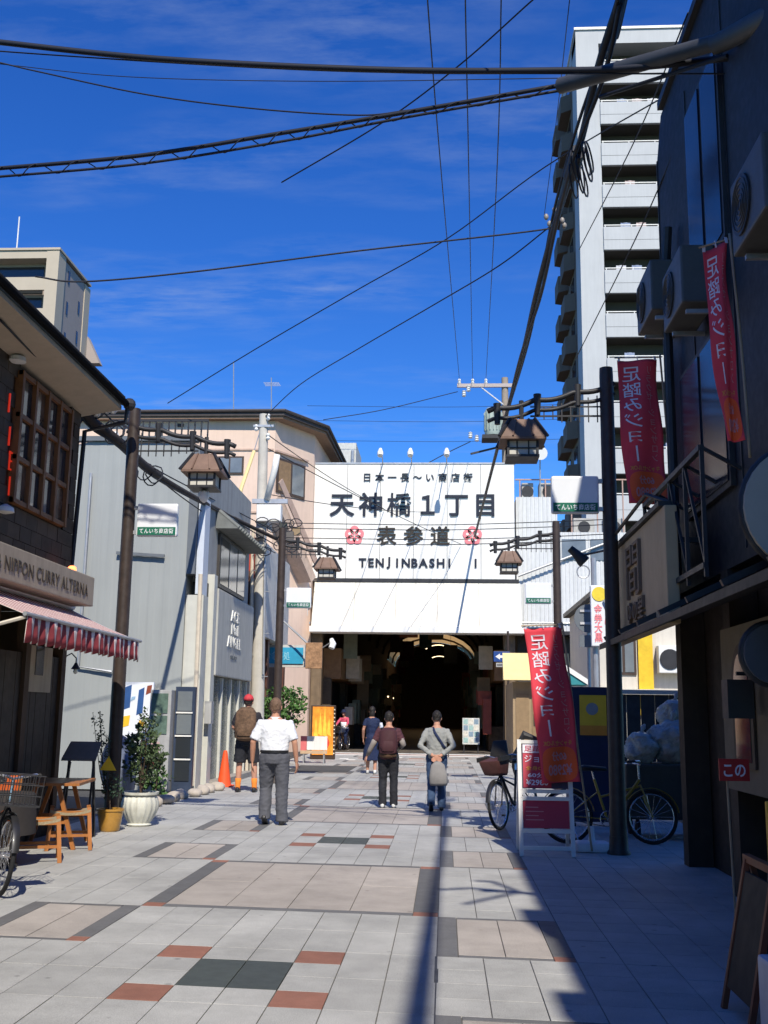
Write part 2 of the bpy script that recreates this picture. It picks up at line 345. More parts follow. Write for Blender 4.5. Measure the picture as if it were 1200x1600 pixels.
PI_['m4'] = person_meshes('m4', pz(elL=(-.295,-.10,1.13), wrL=(-.06,-.185,.95), elR=(.295,-.10,1.13), wrR=(.06,-.185,.95), hdL=(.8,-.05,-.45), hdR=(-.8,-.05,-.45), hnL=(0,-1,0), hnR=(0,-1,0), hsL=-1, knL=(-.09,-.02,.5), anL=(-.095,-.16,.14), ftL=(0,.8,-.6), knR=(.09,.08,.5), anR=(.09,.05,.09)), W=1.0, sleeve=1.86, loose=.03, shirt_hem=.9, head_tilt=(0, .03))
PI_['m5'] = person_meshes('m5', pz(elL=(-.22,-.04,1.13), wrL=(-.23,.05,.9), elR=(.22,.03,1.13), wrR=(.15,.2,1.12)), W=.9, legs='skirt', sleeve=.6, head_tilt=(0, .02))
PI_['m6'] = person_meshes('m6', pz(hip=(0,-.16,.93), lean=(0,.16,0), elL=(-.24,.16,1.2), wrL=(-.25,.40,1.08), elR=(.24,.16,1.2), wrR=(.25,.40,1.08), hdL=(0,1,-.1), hdR=(0,1,-.1), hnL=(0,0,-1), hnR=(0,0,-1), knL=(-.12,.22,.62), anL=(-.12,.10,.30), knR=(.12,.2,.72), anR=(.12,.16,.42)), W=.95, sleeve=1.8)
def run_queues():
    tmp = []
    for k, (s, off, ex, sp, ln, al) in TXQ.items():
        cu = bpy.data.curves.new('t_'+k, 'FONT'); cu.body = s; cu.size = 1; cu.offset = off; cu.extrude = ex; cu.space_character = sp; cu.space_line = ln; cu.align_x = al; cu.align_y = 'CENTER'; cu.resolution_u = 3
        o = bpy.data.objects.new('t_'+k, cu); COL.objects.link(o); tmp.append((k, o, cu))
    for k, (mb, vox, smo) in RMQ.items():
        me = mb.mesh('r_'+k); o = bpy.data.objects.new('r_'+k, me); COL.objects.link(o)
        md = o.modifiers.new('r', 'REMESH'); md.mode = 'VOXEL'; md.voxel_size = vox
        if smo: ms = o.modifiers.new('s', 'SMOOTH'); ms.iterations = smo; ms.factor = .5
        tmp.append((k, o, me))
    dg = bpy.context.evaluated_depsgraph_get()
    for k, o, d in tmp: ME[k] = bpy.data.meshes.new_from_object(o.evaluated_get(dg)); ME[k].name = 'letters' if k in TXQ else 'figure'
    for k, o, d in tmp:
        bpy.data.objects.remove(o)
        (bpy.data.curves if k in TXQ else bpy.data.meshes).remove(d)
run_queues()
for k in ME:
    me = ME[k]; me.materials.clear()
    if k in RMQ:
        for p in me.polygons: p.use_smooth = True
def crumple(me, amp, sc, seed=0.0):
    amp *= 1.35
    off = Vector((seed*3.1, seed*1.7, seed*5.3)); ns = [v.normal.copy() for v in me.vertices]
    for v, n in zip(me.vertices, ns):
        q = v.co; s = noise.noise(Vector((q.x*sc, q.y*sc, q.z*sc*.55)) + off) + .5*noise.noise(Vector((q.x*sc*2, q.y*sc*2, q.z*sc*1.3 + q.x*sc*1.6)) + off)
        rd = 1 - abs(noise.noise(Vector((q.x*sc*1.1 + q.z*sc*.8, q.y*sc*1.1, q.z*sc*1.7 - q.x*sc)) + off*2)); s += .9*rd**5 - .4
        v.co = q + n*(amp*s)
    me.update()
def tmesh(key, M4, mb=None, fn=None):
    mb = mb or MB(); return mb.mesh_in(ME[key], M4, fn)
def tsize(key):
    xs = [v.co.x for v in ME[key].vertices]; ys = [v.co.y for v in ME[key].vertices]; return min(xs), max(xs), min(ys), max(ys)
def fit(key, w, h):                                          # matrix bringing the lettering to w x h, centred on the origin
    a, b, c, d = tsize(key); return Matrix.Diagonal((w/(b-a), h/(d-c), 1, 1)) @ Matrix.Translation((-(a+b)/2, -(c+d)/2, 0))
def face(c, right, up):                                      # place letters: x -> right, y -> up
    r, u = Vector(right).normalized(), Vector(up).normalized(); n = r.cross(u); m4 = Matrix((r, u, n)).transposed().to_4x4(); m4.translation = Vector(c); return m4
# ---------------------------------------------------------------- materials in use
TILE = M('granite_tile', (.375,.375,.358), .7, var=.10, scale=3, rnd=.06, speck=.2, dirt=.25, bump=.15, bscale=150, bdist=.003, world=True, gum=.4)
PINK = M('pink_granite_tile', (.37,.335,.30), .68, var=.10, scale=3, rnd=.06, speck=.18, dirt=.22, world=True, gum=.35)
REDT = M('red_brown_tile', (.25,.115,.08), .72, var=.14, rnd=.1, speck=.15, dirt=.15, world=True)
DARKT = M('dark_green_granite_tile', (.052,.062,.055), .55, var=.15, rnd=.12, speck=.25, world=True)
EDGE = M('dark_grey_border_tile', (.125,.125,.125), .65, var=.12, rnd=.12, speck=.2, world=True)
MORT = M('paving_mortar', (.13,.127,.12), .9, var=.2)
ASPH = M('asphalt', (.06,.06,.06), .9, var=.2, scale=2, bump=.3, bscale=200)
WHITE = M('white_sign_sheet', (.78,.77,.72), .45, var=.04, scale=2, streak=.16, dirt=.06)
CREAMSH = M('cream_fascia_sheet', (.70,.66,.56), .5, var=.05, scale=2, streak=.22, dirt=.1)
INK = M('dark_navy_letters', (.012,.016,.03), .5, var=0)
PLUM = M('pink_plum_letters', (.80,.22,.24), .5, var=0)
STEEL = M('galvanised_steel', (.42,.43,.44), .45, metal=.6, var=.15)
DKMET = M('dark_painted_metal', (.03,.03,.032), .5, var=.2)
BRONZE = M('bronze_brown_paint', (.045,.032,.026), .5, var=.25, scale=9, dirt=.3)
CONC = M('concrete_pole', (.52,.49,.43), .85, var=.10, scale=4, streak=.18, bump=.1)
BLACKW = M('black_cable_rubber', (.010,.012,.02), .6, var=0)
GLASSD = M('dark_window_glass', (.03,.035,.04), .08, var=0, spec=.7)
GLASSL = M('grey_window_glass', (.16,.18,.19), .1, var=.2, scale=1.5, spec=.8)

# ---------------------------------------------------------------- ground and paving
struct('ground', MB().box(-600, 600, -60, 1200, -.4, -.03), ASPH)
SK = -0.07
def skY(x, y): return y + SK * (x + 1.2)
base = struct('street_paving', MB().prism([(-5.3, skY(-5.3, -3), -.03), (3.6, skY(3.6, -3), -.03), (3.6, 34.6, -.03), (-5.3, 34.6, -.03)], (0, 0, .02)), MORT)
PAV = []
PER, RW, CW = 6.85, .3425, .30
def pave(x0, x1, y0, y1, ma): PAV.append((x0, x1, y0, y1, ma))
X0 = -5.15
cols = []; xx = -1.85 - .3 * 11
while xx < 3.5: cols.append(round(xx, 3)); xx += .3
pr = random.Random(3)
for pi in range(-1, 5):
    ys = 6.03 + PER * pi
    def zone_rows(ya, n, skip):
        for r in range(n):
            for c in cols:
                if skip(c + .15, r): continue
                if r % 2 == 0 and c < -.06:            # long slabs left of the drain line, square ones right of it
                    if not skip(c + .15, r + 1) and r + 1 < n: pave(c, c + .3, ya + r*RW, ya + (r+2)*RW, TILE); continue
                elif r % 2 == 1 and c < -.06 and not skip(c + .15, r - 1): continue
                pave(c, c + .3, ya + r*RW, ya + (r+1)*RW, TILE)
    red = lambda x: -1.86 < x < -1.54 or -.96 < x < -.64
    dk = lambda x: -1.56 < x < -.94
    zone_rows(ys, 4, lambda x, r: (r in (0, 3) and red(x)) or (r in (1, 2) and dk(x)))
    for r in (0, 3):
        for c in (-1.85, -.95): pave(c, c+.3, ys + r*RW, ys + (r+1)*RW, REDT)
    for c in (-1.55, -1.25): pave(c, c+.3, ys + RW, ys + 3*RW, DARKT)
    inL = lambda x: -3.36 < x < -2.44; inR = lambda x: -.06 < x < .86
    for ya in (ys + 4*RW, ys + 16*RW):
        zone_rows(ya, 4, lambda x, r: inL(x) or inR(x))
        for a, b in ((-3.35, -2.45), (-.05, .85)):
            yb = ya + 4*RW; w_ = .14
            pave(a, a+w_, ya, yb, EDGE); pave(b-w_, b, ya + w_, yb, EDGE); pave(a+w_, b-w_, ya, ya+.07, EDGE); pave(a+w_, b-w_, yb-.07, yb, EDGE); pave(b-w_, b, ya, ya+w_, REDT)
            mx_ = (a+b)/2; pave(a+w_, mx_, ya+.07, yb-.07, PINK); pave(mx_, b-w_, ya+.07, yb-.07, PINK)
    ya = ys + 8*RW; yb = ya + 8*RW
    zone_rows(ya, 8, lambda x, r: -2.46 < x < -.04)
    a, b = -2.45, -.05
    pave(a, a+.17, ya+.17, yb-.17, EDGE); pave(b-.2, b, ya+.17, yb-.17, EDGE); pave(a+.17, b-.2, ya, ya+.12, EDGE); pave(a+.17, b-.2, yb-.12, yb, EDGE)
    for cx, cy in ((a, ya), (a, yb-.17), (b-.2, ya), (b-.2, yb-.17)): pave(cx, cx+(.17 if cx == a else .2), cy, cy+.17, REDT)
    nx = 4; sx = (b-.2-a-.17)/nx
    for i in range(nx):
        for j in range(2): pave(a+.17+i*sx, a+.17+(i+1)*sx, ya+.12+j*(yb-ya-.24)/2, ya+.12+(j+1)*(yb-ya-.24)/2, PINK)
def tile_mesh(mb, x0, x1, y0, y1, z, ox=0, oy=0):
    g = .003; b = .0014; q = []
    for ins, zz in ((g, z-.02), (g, z-b), (g+b, z)):
        for x, y in ((x0+ins, y0+ins), (x1-ins, y0+ins), (x1-ins, y1-ins), (x0+ins, y1-ins)): q.append((x-ox, skY(x, y)-oy, zz))
    mb.add(q, [[8,9,10,11]] + [[i, (i+1)%4, 4+(i+1)%4, 4+i] for i in range(4)] + [[4+i, 4+(i+1)%4, 8+(i+1)%4, 8+i] for i in range(4)])
def vis_area(t):
    x, y = (t[0]+t[1])/2, (t[2]+t[3])/2; d = Vector((x, skY(x, y), 0)) - CAMP; dp = d.dot(CF)
    if dp < 1: return 0
    px, py = CX + F*d.dot(CR)/dp, CY - F*d.dot(CU)/dp
    if not (-40 < px < 1240 and py < 1640): return 0
    if x < -4.3 or x > 2.4: return 0
    return (t[1]-t[0])*(t[3]-t[2])/dp**3
PAV.sort(key=vis_area, reverse=True)
shared = {}; rest = {}
for i, t in enumerate(PAV):
    x0, x1, y0, y1, ma = t; zj = pr.uniform(-.0012, .0012)
    if i < 296:
        k = (round(x1-x0, 3), round(y1-y0, 3), ma.name); cx_, cy_ = x0, y0
        if k not in shared:
            mb = MB(); tile_mesh(mb, x0, x1, y0, y1, 0, x0, skY(x0, y0)); me = mb.mesh('paving_tile', normals=False); me.materials.append(ma); shared[k] = me
        o = bpy.data.objects.new('paving_tile', shared[k]); COL.objects.link(o); o.parent = base; o.location = (x0, skY(x0, y0), zj)
    else: tile_mesh(rest.setdefault(ma, MB()), x0, x1, y0, y1, zj)
for ma, mb in rest.items(): part('paving_tiles', mb, ma, base, kind='stuff', normals=False)
mb = MB()                                                     # drain slit along the street
mb.box(-.062, -.038, -2, 34, -.012, -.001); struct('drain_slit', mb, DKMET)
# road crossing in front of the arcade: asphalt with pale and red-brown bands
struct('cross_road', MB().box(-40, 40, 34.6, 43.9, -.03, -.006), ASPH)
cw = thing('crossing_marking', 'worn white and red brown bands painted across the road before the arcade', 'road marking', (0, 40, 0))
PAINT = M('worn_white_road_paint', (.70,.69,.65), .8, var=.12, scale=6, dirt=.35); PAINTR = M('worn_red_brown_road_paint', (.30,.16,.12), .8, var=.15, dirt=.3); PAINTG = M('grey_concrete_band', (.33,.32,.3), .8, var=.1, dirt=.2)
for i, (y0, y1, ma) in enumerate(((34.8,35.9,PAINTG),(36.1,37.0,PAINT),(37.1,37.7,PAINT),(37.8,38.7,PAINTR),(38.8,39.5,PAINT),(39.6,40.6,PAINTG),(40.7,41.5,PAINT),(41.6,42.3,PAINTR),(42.4,43.3,PAINT))):
    for a, b in ((-5.2, -2.6), (-2.55, .1), (.15, 2.9)): part('painted_band', MB().box(a, b, y0, y1, -.005, -.001 + .0), ma, cw, True)
single('manhole_patch', MB().box(-4.3, -2.6, 28.6, 32.2, -.002, .005), M('dark_asphalt_patch', (.075,.075,.075), .9, var=.2), 'dark rectangular asphalt patch in the pale paving', 'road patch')

# ---------------------------------------------------------------- arcade gate
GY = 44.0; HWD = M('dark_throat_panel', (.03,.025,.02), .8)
g = thing('arcade_gate', 'big white arcade gate sign with navy lettering over the dark entrance', 'gate', (-1.4, GY, 0))
gx0, gx1 = -5.62, 2.9
n = 6
for i in range(n):
    a, b = gx0 + (gx1-gx0)*i/n + .008, gx0 + (gx1-gx0)*(i+1)/n - .008
    part('sign_panel', MB().box(a, b, GY, GY+.12, 7.12, 12.05), WHITE, g, True, bevel=.008)
part('sign_backing', MB().box(gx0, gx1, GY+.13, GY+1.2, 7.0, 12.0), CREAMSH, g, True)
part('edge_trim', MB().box(gx0-.05, gx1+.05, GY-.03, GY+.16, 12.055, 12.12), STEEL, g, True)
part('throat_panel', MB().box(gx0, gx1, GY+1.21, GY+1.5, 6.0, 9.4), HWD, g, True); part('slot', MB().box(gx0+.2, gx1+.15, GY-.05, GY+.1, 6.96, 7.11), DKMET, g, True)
for i in range(5):
    a, b = gx0 + .12 + (8.6)*i/5 + .006, gx0 + .12 + 8.6*(i+1)/5 - .006
    part('fascia_panel', MB().add([(a,GY-.85,5.05),(b,GY-.85,5.05),(b,GY-.02,6.95),(a,GY-.02,6.95),(a,GY+.1,5.05),(b,GY+.1,5.05),(b,GY+.1,6.95),(a,GY+.1,6.95)], [[0,1,2,3],[4,7,6,5],[0,4,5,1],[3,2,6,7],[0,3,7,4],[1,5,6,2]]), CREAMSH, g, True)
part('bottom_trim', MB().box(gx0+.06, gx1+.3, GY-.95, GY+.1, 4.80, 5.035), WHITE, g, True, bevel=.02)
for k, st_, xa, xb, za, zb, ma in (('a1','日本一長〜い商店街',-3.55,1.13,11.28,11.66,INK), ('a2','天神橋１丁目',-4.92,2.18,9.78,10.8,INK), ('a3','表参道',-2.9,.18,8.54,9.36,M('dark_brown_letters', (.035,.028,.02), .5, var=0)), ('a4','TENJINBASHI  1',-3.74,1.5,7.6,7.97,INK)):
    em = (zb-za)/(.96 if k != 'a4' else .73); nch = len(st_)
    for i, ch in enumerate(st_):
        if ch == ' ': continue
        cx_ = xa + em*.48 + (xb-xa-em*.96)*i/(nch-1); dz = -.08*em if k != 'a4' else -.365*em + .0
        a_, b_, _c, _d = tsize(k+ch)
        part('letter', tmesh(k+ch, face((cx_, GY-.035, (za+zb)/2 + (dz if k != 'a4' else 0)), (1,0,0), (0,0,1)) @ Matrix.Scale(em, 4) @ Matrix.Translation((-(a_+b_)/2, 0 if k != 'a4' else -(_c+_d)/2, 0))), ma, g, True)
for fx in (-3.86, 1.12):
    fl = MB()
    for j in range(5):
        an = math.pi/2 + j*2*math.pi/5; c = Vector((fx + .23*math.cos(an), GY-.035, 8.95 + .23*math.sin(an)))
        fl.prism([c + Vector((.19*math.cos(t), 0, .19*math.sin(t))) for t in [2*math.pi*q/16 for q in range(16)]], (0, .03 + j*.0006, 0))
    f_ = part('plum_blossom', fl, PLUM, g, True)
    ce = MB()
    for j in range(5):
        an = math.pi/2 + (j+.5)*2*math.pi/5; ce.bar((fx, GY-.045, 8.95), (fx+.2*math.cos(an), GY-.045, 8.95+.2*math.sin(an)), .02, .012)
        an = math.pi/2 + j*2*math.pi/5; ce.prism([Vector((fx + .22*math.cos(an) + .06*math.cos(t), GY-.047, 8.95 + .22*math.sin(an) + .06*math.sin(t))) for t in [2*math.pi*q/10 for q in range(10)]], (0, .012, 0))
    part('stamen', ce, WHITE, f_, True)
for px in (594, 641, 698):                                   # spot lamps on arms above the sign
    p = atY(px, 712, GY - 1.9)
    lm = part('spot_lamp', MB().loft([(p.x, p.y, p.z), (p.x, p.y+.1, p.z+.14), (p.x, p.y+.16, p.z+.34)], [.11, .13, .06], 12), M('white_enamel', (.75,.75,.72), .35, var=.05), g, True, smooth=40)
    part('lamp_arm', MB().tube([(p.x, p.y+.12, p.z+.15), (p.x, GY-.6, 12.25), (p.x, GY+.05, 12.06)], .022, 6), STEEL, lm, True)
for x in (-5.35, 2.65): part('gate_column', MB().box(x-.22, x+.22, GY+.05, GY+.5, 0, 4.8), M('tan_column_cladding', (.17,.12,.07), .6, var=.2, streak=.3), g, True, bevel=.02)
# arcade hall behind the gate
h = thing('arcade_hall', 'long dim roofed shopping arcade running away behind the white gate', 'arcade', (-1.4, 82, 0))
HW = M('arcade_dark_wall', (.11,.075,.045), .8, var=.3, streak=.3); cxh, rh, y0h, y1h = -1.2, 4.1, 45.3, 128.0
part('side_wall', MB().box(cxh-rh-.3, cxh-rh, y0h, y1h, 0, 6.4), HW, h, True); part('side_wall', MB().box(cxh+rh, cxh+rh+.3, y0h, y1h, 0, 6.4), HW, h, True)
part('end_wall', MB().box(cxh-rh, cxh+rh, y1h, y1h+.3, 0, 9), HW, h, True)
def vault(u, v): a = math.pi*(1-u); return (cxh + rh*math.cos(a), y0h + (y1h-y0h)*v, 6.4 + 2.6*math.sin(a))
def vaultp(ya, yb): return lambda u, v: (cxh + rh*math.cos(math.pi*(1-u)), ya + (yb-ya)*v, 6.4 + 2.6*math.sin(math.pi*(1-u)))
part('vault_roof', MB().sheet(vaultp(y0h, 98), 16, 6), M('arcade_roof_sheet', (.14,.10,.06), .8, var=.2), h, True)
AMB = bpy.data.materials.new('amber_skylight_sheet'); AMB.use_nodes = True; _t = AMB.node_tree; _n = _t.nodes.new('ShaderNodeBsdfTranslucent'); _n.inputs[0].default_value = (.34,.21,.085,1); _t.links.new(_n.outputs[0], _t.nodes['Material Output'].inputs[0])
part('skylight_vault', MB().sheet(vaultp(98.1, 112), 16, 4), AMB, h, True)
part('vault_roof', MB().sheet(vaultp(112.1, y1h), 16, 3), _mats['arcade_roof_sheet'], h, True)
for i in range(10):
    yy = y0h + 3 + i*8.0
    part('roof_rib', MB().tube([Vector((cxh + (rh-.1)*math.cos(math.pi*j/12), yy, 6.4 + 2.5*math.sin(math.pi*j/12))) for j in range(13)], .09, 6), M('arcade_rib_brown', (.06,.04,.022), .7), h, True)
LMP = M('arcade_lamp_and_skyglow', (1,.95,.85), .4, var=0, emit=((1,.74,.42), 3.0))
for yy in (74, 92, 110):
    part('skylight_glow_arc', MB().tube([Vector((cxh + .6 + 1.7*math.cos(R_(50 + 80*j/8)), yy, 5.6 + 1.55*math.sin(R_(50+80*j/8)) + .3)) for j in range(9)], .035, 6), LMP, h, True)  # glowing arcs added for the skylight's glow, not lamps
rr = random.Random(11)
for s in (-1, 1):
    for i in range(7):
        ya = y0h + .6 + i*7.5; xw = cxh + s*rh
        sh_ = thing('arcade_shop', ['dim shop unit inside the arcade on its %s side with a %s fascia' % (('peach building' if s < 0 else 'kiosk'), c) for c in ('brown', 'rust red', 'olive', 'ochre', 'dark green', 'maroon', 'grey')][i], 'shop', (xw, ya+3, 0), group='shop units inside the arcade')
        colr = [(.30,.15,.06), (.40,.09,.05), (.22,.19,.07), (.45,.27,.08), (.10,.18,.10), (.26,.06,.05), (.24,.22,.18)][i]
        fm = M('shop_fascia_%d' % i, colr, .6, var=.2)
        xi = xw - s*.02; xo = xw - s*.8
        part('fascia', MB().box(min(xi, xo), max(xi, xo), ya, ya+6.8, 3.0, 4.3), fm, sh_, True)
        part('opening', MB().box(min(xi, xw-s*.15), max(xi, xw-s*.15), ya+.5, ya+6.3, 0, 2.9), M('dark_shop_opening', (.012,.011,.01), .6, var=.3), sh_, True)
        for yy in (ya+.1, ya+6.6): part('pillar', MB().box(min(xi, xw-s*.4), max(xi, xw-s*.4), yy-.2, yy+.2, 0, 3.0), M('shop_pillar_brown', (.12,.08,.045), .6, var=.25, streak=.3), sh_, True)
        k_ = rr.randint(3, 5)
        for q in range(k_):
            yy = ya + .5 + q*1.35; z_ = rr.uniform(1.9, 4.2)
            part('hanging_sign', MB().box(min(xw-s*.85, xw-s*1.45), max(xw-s*.85, xw-s*1.45), yy, yy+.1, z_, z_+rr.uniform(.6, 1.3)), M('hang_sign_%d' % rr.randint(0, 5), [(.42,.2,.07), (.45,.34,.16), (.42,.09,.05), (.2,.2,.13), (.5,.4,.28), (.27,.17,.09)][rr.randint(0, 5)], .6, var=.15), sh_, True)
        part('stock_rack', MB().box(min(xw-s*.3, xw-s*1.0), max(xw-s*.3, xw-s*1.0), ya+1.2, ya+4.8, 0, rr.uniform(.8, 1.5)), M('stock_%d' % (i % 4), [(.13,.07,.03), (.09,.06,.05), (.18,.11,.05), (.06,.055,.05)][i % 4], .7, var=.4, scale=8), sh_, True)
        for q in range(3): part('hung_goods', MB().box(min(xw-s*.9, xw-s*1.25), max(xw-s*.9, xw-s*1.25), ya+1.0+q*1.9, ya+1.9+q*1.9, rr.uniform(.7,1.3), rr.uniform(1.5,2.3)), _mats['hang_sign_%d' % rr.choice([int(n_[-1]) for n_ in _mats if n_.startswith('hang_sign_')])], sh_, True)
        if i in (1, 2, 4, 5): part('lamp', MB().ell((xw-s*1.2, ya+1.0, 2.75), (.06,.06,.06), 10, 6), LMP, sh_, True)
for i in range(9):
    yy = 49 + i*5.5; z_ = rr.uniform(4.6, 5.4); fw = rr.uniform(.5, 1.0); xx_ = cxh + rr.uniform(-2.6, 2.2); fl_ = thing('hanging_banner', 'narrow %s banner hanging from the arcade roof' % ('rust', 'ochre', 'dull green', 'brown', 'maroon', 'grey', 'tan', 'olive', 'wine red')[i], 'banner', (xx_, yy, z_), 0, 'banners hanging from the arcade roof')
    part('cloth', MB().sheet(lambda u, v: (-fw/2 + fw*u, .05*math.sin(u*5+v*3), v*1.3), 6, 4), M('roof_banner_%d' % i, [(0.200,0.065,0.025), (0.225,0.145,0.040), (0.065,0.100,0.055), (0.110,0.060,0.030), (0.130,0.025,0.025), (0.125,0.125,0.115), (0.210,0.160,0.100), (0.110,0.105,0.040), (0.160,0.025,0.035)][i], .8, var=.15), fl_)
    part('rod', MB().tube([(-fw/2-.05, 0, 1.31), (fw/2+.05, 0, 1.31)], .02, 6), DKMET, fl_); part('cord', MB().tube([(0, 0, 1.31), (0, 0, 8.3-z_)], .01, 5), DKMET, fl_)
struct('arcade_floor', MB().box(-5.3, 2.9, 43.95, 130, -.03, -.002), M('arcade_floor_tile', (.14,.12,.10), .45, var=.2))
bd = thing('notice_stand', 'small white notice board on a stand in the arcade entrance', 'notice board', (1.0, 44.8, 0))
part('panel', MB().box(.72, 1.42, 44.78, 44.83, .35, 1.42), M('pale_notice_print', (.55,.56,.52), .6, var=.3, scale=9), bd, True)
for x in (.78, 1.36): part('leg', MB().box(x-.02, x+.02, 44.8, 45.05, 0, .36), DKMET, bd, True)
for i in range(3):
    for j in range(4): part('notice', MB().box(.76+i*.22, .94+i*.22, 44.77, 44.779, .42+j*.25, .62+j*.25), M('notice_%d' % ((i+j) % 3), [(.3,.45,.42), (.6,.58,.5), (.2,.28,.35)][(i+j) % 3], .6, var=.3, scale=20), bd, True)
osg = thing('one_way_sign', 'blue one way arrow sign on a grey post beside the arcade entrance', 'road sign', (2.2, 41.8, 0))
p = atY(784, 1026, 41.8)
part('post', MB().tube([(p.x+.25, 41.86, 0), (p.x+.25, 41.86, p.z+1.0)], .045, 8), BRONZE, osg, True)
sp_ = part('blue_plate', MB().box(p.x-.32, p.x+.32, 41.78, 41.81, p.z-.2, p.z+.2), M('sign_blue', (.02,.06,.22), .4, var=.05), osg, True, bevel=.01)
part('arrow', MB().add([(p.x-.25,41.772,p.z),(p.x-.07,41.772,p.z-.12),(p.x-.07,41.772,p.z-.05),(p.x+.25,41.772,p.z-.05),(p.x+.25,41.772,p.z+.05),(p.x-.07,41.772,p.z+.05),(p.x-.07,41.772,p.z+.12)], [[0,1,2,3,4,5,6]]), WHITE, sp_, True)
part('under_plate', MB().box(p.x-.22, p.x+.22, 41.78, 41.81, p.z-.4, p.z-.24), M('dim_white_plate', (.4,.4,.38), .5), osg, True)
part('lettering', tmesh('oneway', face((p.x, 41.772, p.z-.32), (1,0,0), (0,0,1)) @ fit('oneway', .36, .1)), INK, osg, True)

# ---------------------------------------------------------------- generic corrugated wall
def corrugated(mb, a, b, z0, z1, pitch=.16, depth=.025, ztop=None):
    """sheet from plan point a to b with square ribs standing out to the right of a->b; ztop: fn(u) for a sloping top"""
    a, b = Vector((*a, 0)), Vector((*b, 0)); L_ = (b-a).length; t = (b-a)/L_; nn = Vector((t.y, -t.x, 0)); n_ = max(2, int(L_/pitch)); pts = []
    for i in range(n_):
        for f_, d in ((0, 0), (.45, 0), (.55, depth), (.9, depth)): pts.append((i+f_, d))
    pts.append((n_, 0)); vs_ = []
    for q, d in pts:
        p = a + t*(q*L_/n_) + nn*d; zt = ztop(q/n_) if ztop else z1
        vs_ += [(p.x, p.y, z0), (p.x, p.y, zt)]
    return mb.add(vs_, [[2*i, 2*i+2, 2*i+3, 2*i+1] for i in range(len(pts)-1)])
CORW = M('white_corrugated_steel', (.62,.63,.62), .5, var=.06, streak=.16)

# white corrugated buildings right of the gate
b1 = thing('corrugated_building', 'white corrugated metal building joined to the kiosk end of the arcade gate', 'building', (5.6, 46, 0))
part('wall', corrugated(MB(), (3.0, 44.6), (4.75, 44.6), 5.0, 10.75), CORW, b1, True, normals=False)
part('wall', corrugated(MB(), (4.78, 44.45), (11, 44.45), 5.0, 9.2), CORW, b1, True, normals=False)
part('core', MB().box(3.0, 11, 44.75, 52, 4.9, 9.1), CORW, b1, True); part('tower_core', MB().box(3.0, 4.7, 44.7, 52, 9.1, 10.7), CORW, b1, True)
part('fascia_pipe', MB().tube([(3.05, 44.4, 5.35), (5.2, 44.4, 5.35)], .04, 8), STEEL, b1, True)
part('fascia_pipe', MB().tube([(3.05, 44.3, 7.3), (7.2, 44.3, 8.9)], .05, 8), STEEL, b1, True)
part('eave', MB().box(2.95, 11, 44.2, 44.7, 4.85, 5.0), DKMET, b1, True)
for x, z, w_ in ((3.3, 10.75, .5), (4.05, 10.75, .8), (5.5, 9.2, .9), (6.8, 9.2, .9)):
    a_ = part('rooftop_unit', MB().box(x, x+w_, 45.2, 45.9, z, z+.75), M('rooftop_grey', (.38,.37,.34), .6, var=.2), b1, True, bevel=.02); part('fan_grille', MB().tube([(x+w_*.5, 45.19, z+.36), (x+w_*.5, 45.17, z+.36)], .26, 14), DKMET, a_, True)
rl = part('roof_rail', MB().tube([(3.0, 45, 11.6), (11, 45, 11.6)], .035, 6), M('rust_pink_rail', (.45,.30,.24), .6), b1, True)
for i in range(8): part('rail_post', MB().tube([(3.2+i*1.1, 45, 9.1 if i > 1 else 10.7), (3.2+i*1.1, 45, 11.6)], .03, 6), _mats['rust_pink_rail'], rl, True)
part('windows_low', MB().box(4.9, 5.9, 44.40, 44.44, 8.0, 8.9), GLASSL, b1, True); part('windows_low', MB().box(6.1, 7.1, 44.40, 44.44, 8.0, 8.9), GLASSL, b1, True)
part('ground_floor', MB().box(3.05, 11, 45.2, 51, 0, 4.85), M('shop_floor_dark', (.06,.05,.04), .7, var=.3), b1, True)
dsh = part('antenna_dish', MB().lathe([(.0,.0),(.2,.03),(.28,.09),(.29,.1)], (0,0,0), 16).rot(Matrix.Translation((4.05, 44.3, 12.6)) @ Matrix.Rotation(R_(100), 4, 'X')), M('white_enamel', (.7,.7,.7)), b1, True, smooth=40)
part('mast', MB().tube([(4.05, 44.75, 10.7), (4.05, 44.55, 12.55)], .03, 6), STEEL, dsh, True)
# corner stall with yellow awning on the right before the arcade
st = thing('corner_kiosk', 'beige corner kiosk with a pale yellow awning at the arcade mouth', 'kiosk', (3.2, 39, 0))
TAN = M('tan_kiosk_wall', (.34,.25,.15), .7, var=.1, streak=.2)
part('wall', MB().box(2.35, 4.4, 37.5, 42, 0, 2.7), TAN, st, True)
aw = part('awning', MB().prism([(2.0, 36.9, 2.75), (2.0, 37.5, 3.7), (2.0, 37.5, 2.75)], (2.3, 0, 0)), M('pale_yellow_awning', (.72,.58,.28), .7, var=.06), st, True)
for x in (2.45, 3.0): part('door_panel', MB().box(x, x+.45, 37.46, 37.5, .1, 2.3), M('tan_door', (.26,.18,.1), .6, var=.12), st, True)
part('poster', MB().box(3.05, 3.4, 37.44, 37.458, 1.2, 1.6), M('dark_poster', (.05,.04,.03), .5), st, True)

